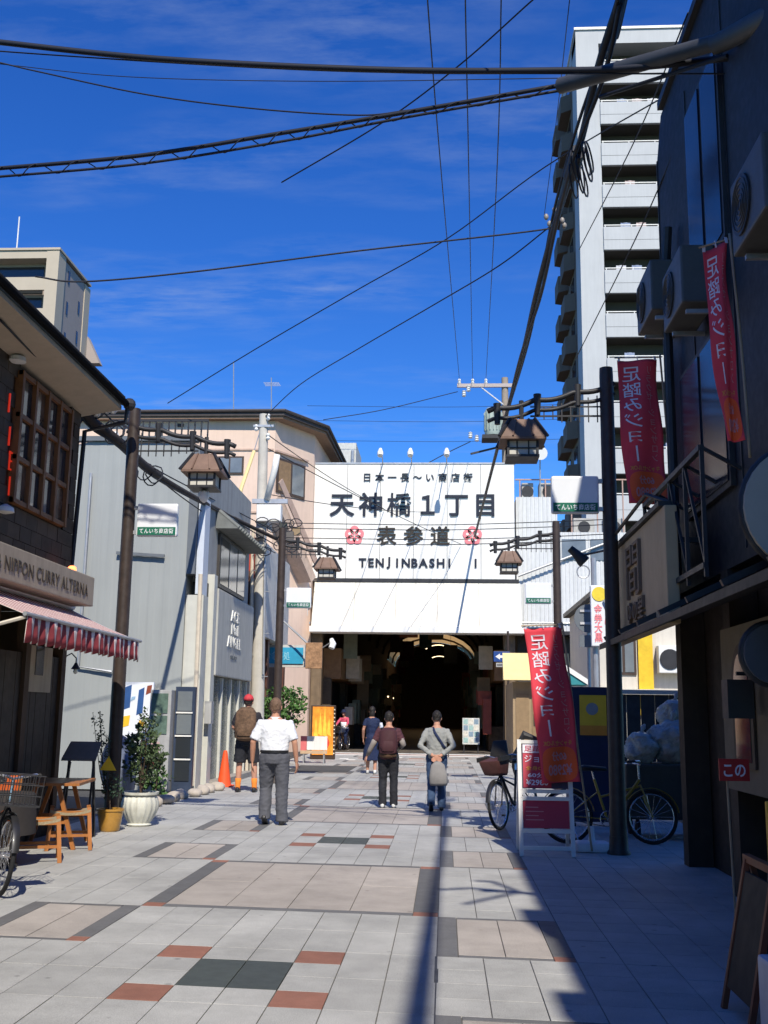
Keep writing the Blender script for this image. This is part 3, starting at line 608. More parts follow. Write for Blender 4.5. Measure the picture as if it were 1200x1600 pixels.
# ---------------------------------------------------------------- right white apartment tower
TW = M('tower_white_tile', (.46,.475,.48), .7, var=.04, scale=.6, streak=.08); TSH = M('tower_shaded_side', (.145,.115,.088), .8, var=.18, scale=.4); TIN = M('tower_recess_wall', (.085,.076,.065), .8, var=.1, scale=.5)  # brown of the side walls puts the tower's shaded side into colour
tw = thing('apartment_tower', 'tall white apartment tower with stacked recessed balconies', 'apartment tower', (16, 77, 0))
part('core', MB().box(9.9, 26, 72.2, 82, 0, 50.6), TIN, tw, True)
part('corner_pier', MB().box(9.45, 11.1, 70.6, 73, 0, 51.1), TW, tw, True)
part('roof_parapet', MB().box(9.45, 26, 70.61, 82.3, 50.2, 51.3), TW, tw, True); part('roof_edge', MB().box(9.35, 26.1, 70.5, 82.4, 51.31, 51.5), WHITE, tw, True)
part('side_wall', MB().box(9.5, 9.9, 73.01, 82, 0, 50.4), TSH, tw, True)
part('right_wing', MB().box(17.0, 26, 70.65, 72, 0, 50.19), TW, tw, True)
for k in range(-11, 3):
    zb = 42.13 + 3.24*k                                      # top of this floor's parapet
    q = part('balcony', MB().box(11.1, 17.0, 70.45, 70.7, zb - 1.74, zb), TW, tw, True, bevel=.03)
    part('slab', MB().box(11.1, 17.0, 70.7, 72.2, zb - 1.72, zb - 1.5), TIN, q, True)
    part('rail', MB().box(11.15, 16.95, 70.47, 70.53, zb + .1, zb + .16), WHITE, q, True)
    for i in range(4): part('rail_post', MB().box(11.2+i*1.85, 11.26+i*1.85, 70.48, 70.52, zb, zb + .1), WHITE, q, True)
    part('doorway', MB().box(12.2 + (k % 3)*.9, 13.6 + (k % 3)*.9, 72.12, 72.19, zb - 1.3, zb + .75), GLASSD, q, True)
    part('balcony_unit', MB().box(15.6-(k % 2)*3.9, 16.4-(k % 2)*3.9, 71.4, 71.75, zb-1.49, zb-.2+.35), M('rooftop_grey', (.38,.37,.34)), q, True)
    for i in range((k*7) % 4):
        x_ = 12.0 + i*1.1 + (k % 3)*.4; part('laundry', MB().sheet(lambda u, v: (x_+.7*u, 71.0+.05*math.sin(u*9), zb-.2+.75*v), 5, 2), M('laundry_%d' % ((i+k) % 3), [(.55,.55,.58), (.25,.3,.42), (.5,.4,.38)][(i+k) % 3], .8), q, True)
    part('seam', MB().box(11.1, 17.0, 70.44, 70.449, zb-1.0, zb-.985), TIN, q, True)
    for yb in (74.2, 78.2):                                  # stepped side balconies
        s_ = part('side_balcony', MB().prism([(9.49, yb, zb-1.5), (8.75, yb+.5, zb-1.5), (8.75, yb+2.9, zb-1.5), (9.49, yb+3.2, zb-1.5)], (0,0,1.35)), TSH, tw, True)
        part('side_window', MB().box(9.46, 9.495, yb+.6, yb+2.4, zb+.0, zb+1.3), GLASSD, s_, True)
for i in range(9): part('fire_stair_bar', MB().box(17.2+i*.28, 17.26+i*.28, 70.4, 70.5, 40, 50.2), STEEL, tw, True)

# ---------------------------------------------------------------- left beige tower
BT = M('beige_tower_tile', (.46,.40,.31), .8, var=.05, scale=.5); BTS = M('beige_tower_shaded_side', (.34,.29,.26), .8, var=.06, scale=.5)  # side tone is the beige darkened for the shaded face
lt = thing('beige_tower', 'beige apartment tower far behind the brown curry shop', 'apartment tower', (-46, 105, 0))
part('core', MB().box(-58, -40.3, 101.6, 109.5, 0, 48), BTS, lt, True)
part('corner_pier', MB().box(-41.2, -39.9, 100, 102, 0, 48.1), BT, lt, True); part('parapet', MB().box(-58, -39.95, 100.05, 102.1, 47.3, 48.15), BT, lt, True)
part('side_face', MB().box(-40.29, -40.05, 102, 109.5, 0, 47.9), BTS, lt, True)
part('roof_edge', MB().box(-58, -39.8, 99.9, 109.7, 48.16, 48.4), BT, lt, True)
part('back_pier', MB().box(-40.4, -39.95, 108.2, 109.9, 0, 47.9), BT, lt, True)
for k in range(-3, 1):
    zt = 45.25 + 3.4*k
    q = part('balcony', MB().box(-58, -41.2, 100.1, 100.35, zt-1.4, zt), BT, lt, True); part('window', MB().box(-57, -42, 101.5, 101.59, zt-1.2, zt+1.7), GLASSD, q, True)
    for yy, dz in ((103.2, 1.6), (106.6, -.4)): part('side_window', MB().box(-40.06, -40.0, yy, yy+.45, zt+dz-1.0, zt+dz+.4), GLASSD, lt, True)
for zt in (42.5, 38.6): part('wedge_balcony', MB().prism([(-40.0, 109.9, zt), (-38.4, 109.9, zt-3.2), (-40.0, 109.9, zt-3.2)], (0, 1.2, 0)), BTS, lt, True)
part('lightning_rod', MB().tube([(-44.9, 101, 48.3), (-44.9, 101, 52.4)], .07, 6), WHITE, lt, True)

# ---------------------------------------------------------------- peach building
PE = M('peach_render', (.70,.53,.42), .85, var=.05, scale=1.2, streak=.10); RF = M('dark_brown_roof_metal', (.05,.042,.04), .6, var=.2)
pb = thing('peach_building', 'peach coloured four storey building with dark overhanging roof', 'building', (-9.6, 46, 0))
pl = [(-19, 41.4), (-6.95, 41.4), (-5.62, 43.7), (-5.3, 52), (-19, 52)]
PH = 13.35
part('wall', MB().prism([(x, y, 0) for x, y in pl], (0, 0, PH-.05)), PE, pb, True)
def grow(pl, d):
    c = Vector((sum(p[0] for p in pl)/len(pl), sum(p[1] for p in pl)/len(pl))); return [(c.x + (p[0]-c.x)*(1 + d/(Vector(p)-c).length), c.y + (p[1]-c.y)*(1 + d/(Vector(p)-c).length)) for p in pl]
rf = part('roof', MB().prism([(x, y, PH) for x, y in grow(pl, .62)], (0, 0, .26)), RF, pb, True)
part('soffit', MB().prism([(x, y, PH-.1) for x, y in grow(pl, .52)], (0, 0, .095)), M('brown_soffit', (.24,.16,.11), .8), rf, True)
part('roof_top', MB().prism([(x, y, PH+.27) for x, y in grow(pl, -1.4)], (0, 0, .28)), RF, rf, True)
part('gutter', MB().tube([(*p, PH+.2) for p in grow(pl, .66)[:4]], .07, 8), RF, rf, True)
for z in (12.0, 9.4, 6.5): part('band', MB().box(-19.02, -7.0, 41.35, 41.4, z, z+.07), M('peach_band', (.46,.33,.26), .8), pb, True)
def window(parent, x0, x1, z0, z1, Y, fr=.07, gl=GLASSL, fm=None, sub=2):
    fm = fm or M('brown_window_frame', (.06,.04,.03), .5)
    w_ = part('window', MB().box(x0, x1, Y-.05, Y+.02, z0, z1), fm, parent, True)
    for i in range(sub):
        a = x0+fr+(x1-x0-fr)*i/sub; b = a+(x1-x0-fr)/sub-fr
        part('pane', MB().box(a, b, Y-.058-.008*i, Y-.051, z0+fr, z1-fr), gl, w_, True)
    return w_
window(pb, -9.35, -8.2, 11.0, 11.75, 41.4); window(pb, -12.4, -10.4, 10.1, 11.7, 41.4)
# window on the chamfered corner
ca, cb = Vector((-6.95, 41.4, 0)), Vector((-5.62, 43.7, 0)); tt = (cb-ca).normalized(); nn = Vector((tt.y, -tt.x, 0))
def cham(u0, u1, z0, z1, d0, d1): a = ca+(cb-ca)*u0; b = ca+(cb-ca)*u1; return MB().prism([a+nn*d0+Vector((0,0,z0)), b+nn*d0+Vector((0,0,z0)), b+nn*d0+Vector((0,0,z1)), a+nn*d0+Vector((0,0,z1))], nn*(d1-d0))
w_ = part('window', cham(.05, .75, 10.3, 11.75, 0, .06), _mats['brown_window_frame'], pb, True)
part('pane', cham(.09, .38, 10.4, 11.65, .061, .067), M('amber_curtain_glass', (.25,.16,.08), .2, var=.2), w_, True); part('pane', cham(.42, .71, 10.4, 11.65, .061, .069), GLASSL, w_, True)
part('window_hood', cham(.0, .8, 11.95, 12.02, 0, .12), _mats['peach_band'], pb, True)
part('stair_flight', MB().bar((-6.9, 40.6, 9.9), (-5.7, 42.9, 6.9), .7, .4), M('peach_stair', (.5,.38,.3), .8), pb, True)
part('stair_rail', MB().bar((-6.5, 40.3, 10.5), (-5.3, 42.6, 7.6), .05, .3), M('rust_stair_rail', (.42,.30,.24), .6), pb, True)
for px in (365,): part('antenna', MB().tube([atY(px, 640, 45), atY(px, 565, 45)], .025, 5), STEEL, pb, True)
tv = part('television_aerial', MB().tube([atY(424, 640, 45), atY(424, 590, 45)], .025, 5), STEEL, pb, True); q = atY(424, 598, 45)
for i in range(4): part('element', MB().bar((q.x-.35, q.y+i*.15, q.z), (q.x+.35, q.y+i*.15, q.z), .018, .018), STEEL, tv, True)
for x, z in ((-11.0, 13.0), (-11.2, 12.5), (-7.6, 12.3)): part('vent', MB().box(x, x+.25, 41.32, 41.4, z, z+.12), RF, pb, True)
wb = thing('white_block', 'small white building top rising behind the arcade gate', 'building', (-6.3, 62, 0))
a = atY(525, 692, 62); c = atY(556, 722, 62)
part('wall', MB().box(a.x, c.x, 62, 66, 0, a.z), M('pale_white_wall', (.55,.55,.52), .7, streak=.15), wb, True); part('pipe', MB().tube([(c.x-.2, 61.9, 9), (c.x-.2, 61.9, a.z-.5)], .1, 8), STEEL, wb, True)
# ---------------------------------------------------------------- left: brown curry shop
DW = M('dark_brown_boards', (.075,.042,.022), .7, var=.3, scale=3, streak=.3, stretch=(1,1,.3), bump=.3, bscale=30)
SHN = M('dark_shingle', (.07,.045,.026), .75, var=.25, scale=3, rnd=.25)
PLS = M('grey_beige_plaster', (.40,.34,.26), .85, var=.08, streak=.2)
FRM = M('orange_brown_window_wood', (.20,.085,.03), .6, var=.2)
cs = thing('curry_shop', 'dark brown two storey curry shop with lattice window and striped awning', 'shop', (-5, 10, 0))
YE = 13.65; YS = -8.0  # front carried on unseen behind the camera to cut sky light
part('wall', MB().box(-9.5, -5.0, YS, YE, 2.9, 5.5), DW, cs, True)
n_ = 0
for r in range(14):                                          # shingle courses on the upper front
    z0 = 2.92 + r*.185; y = 8.0 + (.17 if r % 2 else 0)
    while y < YE - .02:
        y2 = min(y + .34, YE)
        if not (11.4 < (y+y2)/2 < 13.3 and z0 > 3.8): part('shingle', MB().box(-4.999, -4.975 + random.uniform(0, .006), y + .004, y2 - .004, z0, z0 + .178), SHN, cs, True); n_ += 1
        y += .34
wy0, wy1, wz0, wz1 = 11.5, 13.2, 3.86, 5.42
wf = part('window', MB().box(-4.998, -4.96, wy0, wy1, wz0, wz1), FRM, cs, True)
for i in range(5): part('mullion', MB().box(-4.958, -4.90, wy0 + i*(wy1-wy0-.06)/4, wy0 + i*(wy1-wy0-.06)/4 + .06, wz0, wz1), FRM, wf, True)
for j in range(4): part('transom', MB().box(-4.957, -4.912, wy0, wy1, wz0 + j*(wz1-wz0-.055)/3, wz0 + j*(wz1-wz0-.055)/3 + .055), FRM, wf, True)
for i in range(4):
    for j in range(3): part('pane', MB().box(-4.959, -4.953 + random.uniform(0, .002), wy0+.06+i*(wy1-wy0-.06)/4, wy0+(i+1)*(wy1-wy0-.06)/4, wz0+.055+j*(wz1-wz0-.055)/3, wz0+(j+1)*(wz1-wz0-.055)/3), GLASSD if (i+j) % 3 else M('warm_reflecting_glass', (.12,.075,.05), .12, var=.5, scale=4, spec=.7), wf, True)
rf = part('roof', MB().prism([(-4.42, YS, 5.66), (-4.42, YS, 5.80), (-9.5, YS, 8.2), (-9.5, YS, 8.0), (-5.0, YS, 5.9)], (0, YE+.15-YS, 0)), M('dark_roof_tile', (.022,.02,.02), .7, var=.3), cs, True)
part('soffit', MB().prism([(-4.45, YS, 5.60), (-4.45, YS, 5.655), (-5.0, YS, 5.60), (-5.0, YS, 5.50)], (0, YE+.1-YS, 0)), M('cream_soffit', (.44,.37,.28), .8, var=.08), rf, True)
part('gutter', MB().tube([(-4.40, YS, 5.74), (-4.40, YE+.2, 5.70)], .045, 8), M('matt_black_gutter', (.010,.010,.011), .95, spec=.05), rf, True)
part('gutter_end', MB().ell((-4.38, YE+.22, 5.71), (.09,.09,.09), 10, 6), DKMET, rf, True); part('downpipe', MB().tube([(-4.40, YE+.2, 5.66), (-4.42, YE+.2, 5.45), (-4.95, YE+.12, 5.3), (-5.02, YE+.06, 2.0)], .035, 6), DKMET, rf, True)
sb = part('sign_band', MB().box(-4.99, -4.6, 7.0, YE-.1, 2.87, 3.25), PLS, cs, True, bevel=.012)
part('lettering', tmesh('shop', face((-4.594, 11.35, 3.05), (0, 1, 0), (0, 0, 1)) @ fit('shop', 3.9, .15)), M('sign_letter_brown', (.06,.045,.03), .6, var=0), sb, True)
part('red_lamp', MB().ell((-4.75, 13.1, 3.3), (.06,.06,.05), 10, 6), M('small_red_lamp', (.8,.1,.04), .4, var=0, emit=((1,.25,.08), 3.0)), cs, True)
RED = M('red_neon_letters', (.5,.02,.01), .4, var=0, emit=((1,.05,.02), .35))
for i, (py, w_) in enumerate(((628, .03), (680, .05), (718, .09), (758, .1))):
    p = atX(14, py, -4.97); mb = MB().box(-4.974, -4.955, p.y-.008, p.y+.008, p.z-.12, p.z+.1)
    if w_ > .06:
        for dz in (-.125, -.01, .105): mb.box(-4.973, -4.956, p.y+.0081, p.y+w_*.7, p.z+dz*.85-.008, p.z+dz*.85+.008)
    part('red_letter', mb, RED, cs, True)
for px, py in ((27, 565), (8, 800)):
    p = atX(px, py, -4.9); l_ = part('wall_lamp', MB().lathe([(.02,.09),(.09,.05),(.1,0),(.03,-.02)], p, 12), M('white_enamel', (.7,.7,.7)), cs, True, smooth=40); part('bracket', MB().tube([(p.x, p.y, p.z+.08), (-5.0, p.y, p.z+.12)], .012, 6), DKMET, l_, True)
# ground floor: dark timber front
part('back_wall', MB().box(-7.6, -7.5, YS, YE, 0, 2.9), DW, cs, True); part('floor_ceiling', MB().box(-7.5, -5.0, YS, YE-.1, 2.80, 2.899), DW, cs, True)
part('end_wall', MB().box(-9.5, -5.0, YE-.1, YE, 0, 2.799), DW, cs, True)
for y in (13.55, 12.35, 11.4, 9.2, 6.4): part('post', MB().box(-5.06, -4.93, y-.07, y+.07, 0, 2.8), DW, cs, True)
for y0, y1 in ((12.42, 13.48), (11.47, 12.28)):
    d_ = part('front_panel', MB().box(-5.03, -4.99, y0, y1, 0, 2.2), M('very_dark_boards', (.035,.022,.013), .6, var=.4, streak=.4), cs, True)
    k = int((y1-y0)/.16)
    for i in range(k): part('board', MB().box(-4.988, -4.975 + (i % 3)*.002, y0+i*(y1-y0)/k+.004, y0+(i+1)*(y1-y0)/k-.004, 0, 2.2), _mats['very_dark_boards'], d_, True)
part('cream_panel', MB().box(-4.97, -4.94, 12.45, 13.15, 1.75, 2.3), PLS, cs, True); part('small_window', MB().box(-4.938, -4.93, 12.6, 12.85, 1.95, 2.3), GLASSD, cs, True)
# awning
STR = bpy.data.materials.new('red_white_stripe_canvas'); STR.use_nodes = True; t_ = STR.node_tree; P_ = t_.nodes['Principled BSDF']; P_.inputs['Roughness'].default_value = .85
tcn = t_.nodes.new('ShaderNodeTexCoord'); sx_ = t_.nodes.new('ShaderNodeSeparateXYZ'); t_.links.new(tcn.outputs['Object'], sx_.inputs[0])
mm = t_.nodes.new('ShaderNodeMath'); mm.operation = 'MULTIPLY'; mm.inputs[1].default_value = 1/.2; t_.links.new(sx_.outputs[1], mm.inputs[0])
fr_ = t_.nodes.new('ShaderNodeMath'); fr_.operation = 'FRACT'; t_.links.new(mm.outputs[0], fr_.inputs[0]); gt = t_.nodes.new('ShaderNodeMath'); gt.operation = 'GREATER_THAN'; gt.inputs[1].default_value = .50; t_.links.new(fr_.outputs[0], gt.inputs[0])
nz_ = t_.nodes.new('ShaderNodeTexNoise'); nz_.inputs['Scale'].default_value = 3; nz_.inputs['Detail'].default_value = 8; t_.links.new(tcn.outputs['Object'], nz_.inputs['Vector'])
mxx = t_.nodes.new('ShaderNodeMixRGB'); mxx.inputs[1].default_value = (.86,.76,.70,1); mxx.inputs[2].default_value = (.30,.04,.05,1); t_.links.new(gt.outputs[0], mxx.inputs[0])
mu_ = t_.nodes.new('ShaderNodeMixRGB'); mu_.blend_type = 'MULTIPLY'; mu_.inputs[0].default_value = .22; t_.links.new(mxx.outputs[0], mu_.inputs[1]); t_.links.new(nz_.outputs[0], mu_.inputs[2]); t_.links.new(mu_.outputs[0], P_.inputs['Base Color'])
P_.inputs['Subsurface Weight'].default_value = 0.0
aw = thing('striped_awning', 'red and white striped canvas awning over the curry shop front', 'awning', (-4.5, 11.8, 2.2))
def awf(u, v): y = 9.9 + 3.8*u; return (-4.93 + .93*v, y, 2.84 - .40*v - .02*math.sin(v*math.pi))
part('canopy', MB().sheet(awf, 90, 6, (0, 0, -.008)), STR, aw, True, smooth=True)
def vaf(u, v): y = 9.9 + 3.8*u; sc = abs(math.sin(y*math.pi/.2)); return (-3.998 + .02*math.sin(y*31)*v + .012*math.sin(y*9), y, 2.435 - (.24 + .03*sc)*v)
part('valance', MB().sheet(vaf, 228, 3, (-.006, 0, 0)), STR, aw, True, smooth=True)
part('front_bar', MB().tube([(-4.0, 9.85, 2.44), (-4.0, 13.75, 2.44)], .022, 8), STEEL, aw, True)
part('roller', MB().tube([(-4.93, 9.9, 2.88), (-4.93, 13.7, 2.88)], .05, 10), M('white_enamel', (.7,.7,.7)), aw, True)
for y in (9.95, 13.6): part('folding_arm', MB().tube([(-4.95, y, 2.4), (-4.5, y-.05, 2.28), (-4.02, y, 2.42)], .02, 6), M('pale_arm_paint', (.55,.5,.42), .5), aw, True)
la = thing('gooseneck_lamp', 'small dark gooseneck wall lamp with bulb under the striped awning', 'lamp', (-4.85, 13.72, 1.9))
p = atX(116, 1045, -4.9)
part('neck', MB().tube([(-5.0, 13.66, p.z+.05), (-4.98, 13.75, p.z+.16), (-4.93, 13.8, p.z+.2), (-4.88, 13.85, p.z+.14), (-4.88, 13.85, p.z+.06)], .009, 6), DKMET, la, True)
part('shade', MB().lathe([(.015,.08),(.03,.05),(.06,0),(.058,-.005)], (-4.88, 13.85, p.z), 12), DKMET, la, True, smooth=50); part('bulb', MB().ell((-4.88, 13.85, p.z-.03), (.032,.032,.04), 10, 8), M('clear_bulb_glass', (.85,.85,.8), .15, var=0, spec=.6), la, True, smooth=True)

# ---------------------------------------------------------------- left: grey corrugated building
GRY = M('grey_metal_siding', (.315,.333,.322), .6, var=.04, scale=.8, streak=.10); PALE = M('pale_metal_panel', (.55,.55,.49), .6, var=.06, streak=.2); SHADEG = M('slate_trim_and_shade', (.13,.145,.16), .6, var=.1)
gb = thing('grey_building', 'grey metal clad building with blank side wall beyond the curry shop', 'building', (-9, 23, 0))
part('side_wall', corrugated(MB(), (-13.5, 21.2), (-5.3, 21.2), 0, 7.15, .3, .003, ztop=lambda u: 6.62 + .5*min(1, max(0, (u*8.2-4.6)/1.6))**.6), GRY, gb, True, normals=False)
part('core', MB().box(-13.5, -5.3, 21.24, 26.7, 0, 6.6), GRY, gb, True)
part('corner_shade_strip', MB().box(-5.3, -5.12, 21.15, 21.5, 4.3, 7.0), SHADEG, gb, True); part('parapet_cap', MB().box(-8.0, -5.1, 21.12, 21.3, 7.10, 7.2), SHADEG, gb, True)  # dark corner strip puts the corner post's shading into colour
part('pilaster', MB().box(-5.11, -4.97, 21.25, 21.7, 3.9, 5.9), M('pale_blue_white_panel', (.55,.6,.66), .5, var=.05), gb, True)
part('front_wall', MB().box(-5.29, -5.05, 21.72, 26.7, 0, 6.9), M('grey_front_render', (.36,.36,.34), .8, var=.08, streak=.3), gb, True)
part('pier', MB().box(-5.29, -4.93, 21.25, 21.68, 0, 3.88), PALE, gb, True); part('pier', MB().box(-5.04, -4.88, 22.0, 22.3, 0, 4.4), PALE, gb, True)
part('dark_recess', MB().box(-5.28, -5.0, 21.69, 21.99, 0, 4.2), DKMET, gb, True)
uw = part('upper_window', MB().box(-5.045, -4.99, 22.9, 25.9, 4.25, 5.45), M('bronze_window_frame', (.05,.045,.04), .5), gb, True)
for i in range(3): part('pane', MB().box(-4.989, -4.98+i*.002, 22.98+i*.97, 23.85+i*.97, 4.33, 5.37), GLASSL if i else GLASSD, uw, True)
cn = part('tile_canopy', MB().prism([(-5.04, 22.6, 5.5), (-4.55, 22.6, 5.5), (-5.04, 22.6, 5.9)], (0, 3.8, 0)), M('grey_roof_tile', (.16,.17,.16), .8, var=.2), gb, True)
for i in range(14): part('ridge_tile', MB().tube([(-5.0, 22.7+i*.27, 5.9), (-4.55, 22.7+i*.27, 5.53)], .055, 8), _mats['grey_roof_tile'], cn, True)
sg = part('sign_board', MB().box(-5.04, -4.86, 22.4, 26.6, 2.3, 4.15), M('pale_grey_board', (.46,.46,.42), .7, var=.06, streak=.3), gb, True, bevel=.02)
part('lettering', tmesh('nail', face((-4.855, 24.2, 3.4), (0, 1, 0), (0, 0, 1)) @ fit('nail', 1.55, .85)), M('pale_letter_metal', (.62,.62,.58), .5, var=0), sg, True); part('lettering', tmesh('nail2', face((-4.855, 24.2, 2.78), (0, 1, 0), (0, 0, 1)) @ fit('nail2', .7, .12)), SHADEG, sg, True)
sd_ = part('shopfront', MB().box(-5.045, -4.99, 22.5, 26.5, 0, 2.28), M('grey_glass_front', (.14,.16,.15), .25, var=.3, streak=.3, spec=.6), gb, True)
for i in range(5): part('mullion', MB().box(-4.989, -4.93, 22.5+i*.97, 22.58+i*.97, 0, 2.28), PALE, sd_, True)
part('door_step', MB().box(-4.99, -4.72, 22.4, 26.6, 0, .12), M('step_concrete', (.3,.28,.25), .9, var=.15), gb, True)
rl = part('roof_fence', MB().bar((-7.3, 21.9, 7.75), (-5.15, 21.9, 7.75), .05, .05), DKMET, gb, True)
for i in range(16): part('picket', MB().bar((-7.3+i*.143, 21.9, 6.6), (-7.3+i*.143, 21.9, 7.72), .03, .03), DKMET, rl, True)
for i in range(5):
    x = -7.9 + i*.5; part('roof_clutter', MB().lathe([(.12,0),(.14,.3),(.07,.42),(.09,.62),(.03,.75)], (x, 22.6, 6.6 + .35*(i % 2)), 10), M('white_enamel', (.7,.7,.7)), gb, True, smooth=40)
part('wall_bar', MB().bar((-6.75, 21.12, 4.72), (-5.75, 21.12, 4.66), .05, .06), SHADEG, gb, True); part('conduit', MB().tube([(-7.4, 21.13, 6.4), (-7.4, 21.13, 2.4), (-6.7, 21.13, 2.3)], .03, 8), STEEL, gb, True)
part('downpipe', MB().tube([(-5.0, 21.2, 4.3), (-4.98, 21.2, .1)], .045, 8), M('cream_pipe', (.6,.52,.4), .6), gb, True); part('meter_box', MB().box(-4.92, -4.78, 21.75, 22.0, 1.3, 1.75), M('cabinet_grey', (.38,.38,.37), .6, var=.1, streak=.3), gb, True)
mu = thing('mural_panel', 'white and blue painted panel with yellow patches standing against the grey wall', 'panel', (-6.1, 21.05, 0))
part('board', MB().box(-6.5, -5.8, 21.02, 21.1, .55, 2.1), M('mural_white', (.75,.78,.82), .5, var=.04), mu, True)
for i, (x, z, w_, h_, c) in enumerate(((-6.4,1.55,.16,.5,(.03,.09,.25)), (-6.12,1.45,.14,.55,(.03,.09,.25)), (-5.95,1.85,.12,.2,(.25,.06,.03)), (-6.42,1.2,.18,.25,(.8,.5,.03)), (-6.08,1.15,.14,.22,(.75,.42,.03)), (-6.3,.65,.12,.4,(.05,.10,.2)), (-6.0,.7,.1,.45,(.07,.12,.2)), (-6.25,1.72,.1,.1,(.3,.45,.6)))):
    part('painted_patch', MB().prism([(x, 21.018-.001*i, z), (x+w_*.9, 21.018-.001*i, z+.05), (x+w_, 21.018-.001*i, z+h_), (x+w_*.2, 21.018-.001*i, z+h_*.9)], (0, .002, 0)), M('mural_%d' % i, c, .5, var=.1), mu, True)
cb = thing('vending_cabinet', 'pale cabinet with small window panes against the grey wall', 'cabinet', (-5.55, 21.0, 0))
part('body', MB().box(-5.78, -5.36, 20.75, 21.17, 0, 1.95), M('cabinet_grey', (.38,.38,.37), .6, var=.1, streak=.3), cb, True, bevel=.01)
for i, (z0, z1) in enumerate(((1.1,1.45), (1.5,1.88))): part('pane', MB().box(-5.74, -5.42, 20.735, 20.748, z0, z1), M('greenish_glass', (.10,.15,.12), .15, var=.4, scale=6), cb, True)
part('slot', MB().box(-5.7, -5.5, 20.735, 20.748, .45, .62), M('dark_red_slot', (.12,.03,.025), .5), cb, True); part('sticker', MB().box(-5.72, -5.55, 20.735, 20.748, .72, .95), M('sticker_mix', (.5,.35,.33), .5, var=.4, scale=30), cb, True)
wd = thing('glazed_door', 'dark framed glazed door with white bars beside the pale cabinet', 'door', (-5.2, 21.1, 0))
part('frame', MB().box(-5.34, -4.95, 21.0, 21.14, 0, 2.02), M('navy_frame', (.03,.045,.08), .5), wd, True)
for i in range(4): part('pane', MB().box(-5.29, -5.0, 20.985, 20.998, .2+i*.45, .58+i*.45), GLASSL if i > 1 else GLASSD, wd, True); 
for i in range(3): part('bar', MB().box(-5.31, -4.98, 20.965, 20.983, .6+i*.45, .63+i*.45), WHITE, wd, True)
ROCK = M('pale_stone', (.42,.37,.31), .9, var=.2, bump=.4, bscale=20)
rk = random.Random(5)
for i in range(9):
    u = i/8; c = Vector((-4.85 + .35*u + rk.uniform(-.05,.05), 17.2 + 4.2*u, 0)); mb = MB().ell((0,0,.07), (rk.uniform(.12,.19), rk.uniform(.1,.15), rk.uniform(.08,.12)), 9, 6)
    for v in mb.v: v += Vector((noise.noise(v*6 + c), noise.noise(v*6 + c + Vector((9,0,0))), .3*noise.noise(v*6 - c)))*.05; v.z = max(v.z, 0)
    mb.v = [v + c for v in mb.v]; single('edging_stone', mb, ROCK, 'pale rough stone in the edging row along the grey building', 'stone', 'edging stones by the grey building', smooth=True)

# ---------------------------------------------------------------- left, farther: narrow dark shop front before the arcade
ns = thing('narrow_shop', 'dark narrow shop with brown pillars between grey building and arcade', 'shop', (-6, 31, 0))
part('wall', MB().box(-9, -5.35, 27.2, 34.0, 0, 6.0), M('dark_brown_render', (.05,.035,.028), .8, var=.3, streak=.3), ns, True)
for y in (27.5, 30.5, 33.6): part('pillar', MB().box(-5.34, -5.1, y-.15, y+.15, 0, 5.2), M('red_brown_pillar', (.11,.045,.03), .6, var=.2), ns, True)
part('red_panel', MB().box(-5.34, -5.05, 27.4, 28.2, 5.1, 6.1), M('red_panel', (.45,.05,.03), .6), ns, True)
part('white_panel', MB().box(-5.34, -5.0, 28.5, 33.5, 3.6, 6.2), M('white_side_panel', (.6,.58,.53), .7, streak=.25), ns, True)
bl = thing('blue_sign_board', 'bright blue lettered sign board in a pale frame over the dark shop', 'sign', (-4.9, 32, 2.9))
a, c = atY(436, 1010, 32), atY(476, 1040, 32)
part('frame', MB().box(-6.0, c.x, 32, 32.15, c.z-.05, a.z+.05), M('pale_frame', (.5,.48,.44), .5), bl, True)
part('board', MB().box(-5.95, c.x-.05, 31.96, 31.998, c.z+.05, a.z-.03), M('cyan_blue_board', (.03,.30,.48), .5, var=.1), bl, True)
part('lettering', tmesh('blue', face(((-5.9+c.x)/2, 31.95, (a.z+c.z)/2), (1,0,0), (0,0,1)) @ fit('blue', .75, .26)), M('pale_blue_ink', (.25,.55,.65), .5, var=0), bl, True)
a, c = atY(478, 1004, 31.5), atY(503, 1045, 31.5)
ru = thing('rust_sign', 'mottled rust brown hanging sign with a floodlight beside the blue board', 'sign', ((a.x+c.x)/2, 31.5, c.z))
part('board', MB().box(a.x, c.x, 31.45, 31.6, c.z, a.z), M('rust_mottle', (.30,.17,.09), .8, var=.5, scale=9), ru, True, bevel=.02)
part('bracket', MB().tube([(a.x-1.0, 31.6, a.z+.9), (a.x+.05, 31.5, a.z-.02)], .03, 6), STEEL, ru, True)
part('lamp_arm', MB().tube([(c.x, 31.5, a.z-.15), (c.x+.3, 31.3, a.z+.02)], .02, 6), STEEL, ru, True); part('floodlight', MB().loft([(c.x+.28, 31.3, a.z+.1), (c.x+.34, 31.25, a.z-.05), (c.x+.3, 31.2, a.z-.18)], [.06,.1,.09], 10), M('white_enamel', (.7,.7,.7)), ru, True, smooth=40)
cp = thing('corrugated_screen', 'white corrugated metal screen between the peach building and the gate sign', 'screen wall', (-6.3, 43.7, 0))
part('sheet', corrugated(MB(), (-7.0, 43.55), (-5.7, 43.55), 5.5, 8.1, .2, .03, ztop=lambda u: 8.3 - .5*u), CORW, cp, True, normals=False)
part('frame', MB().bar((-7.1, 43.7, 5.45), (-5.6, 43.7, 5.2), .1, .1), STEEL, cp, True); part('post', MB().bar((-5.95, 43.75, 0), (-5.95, 43.75, 8.0), .15, .15), _mats['tan_column_cladding'], cp, True)

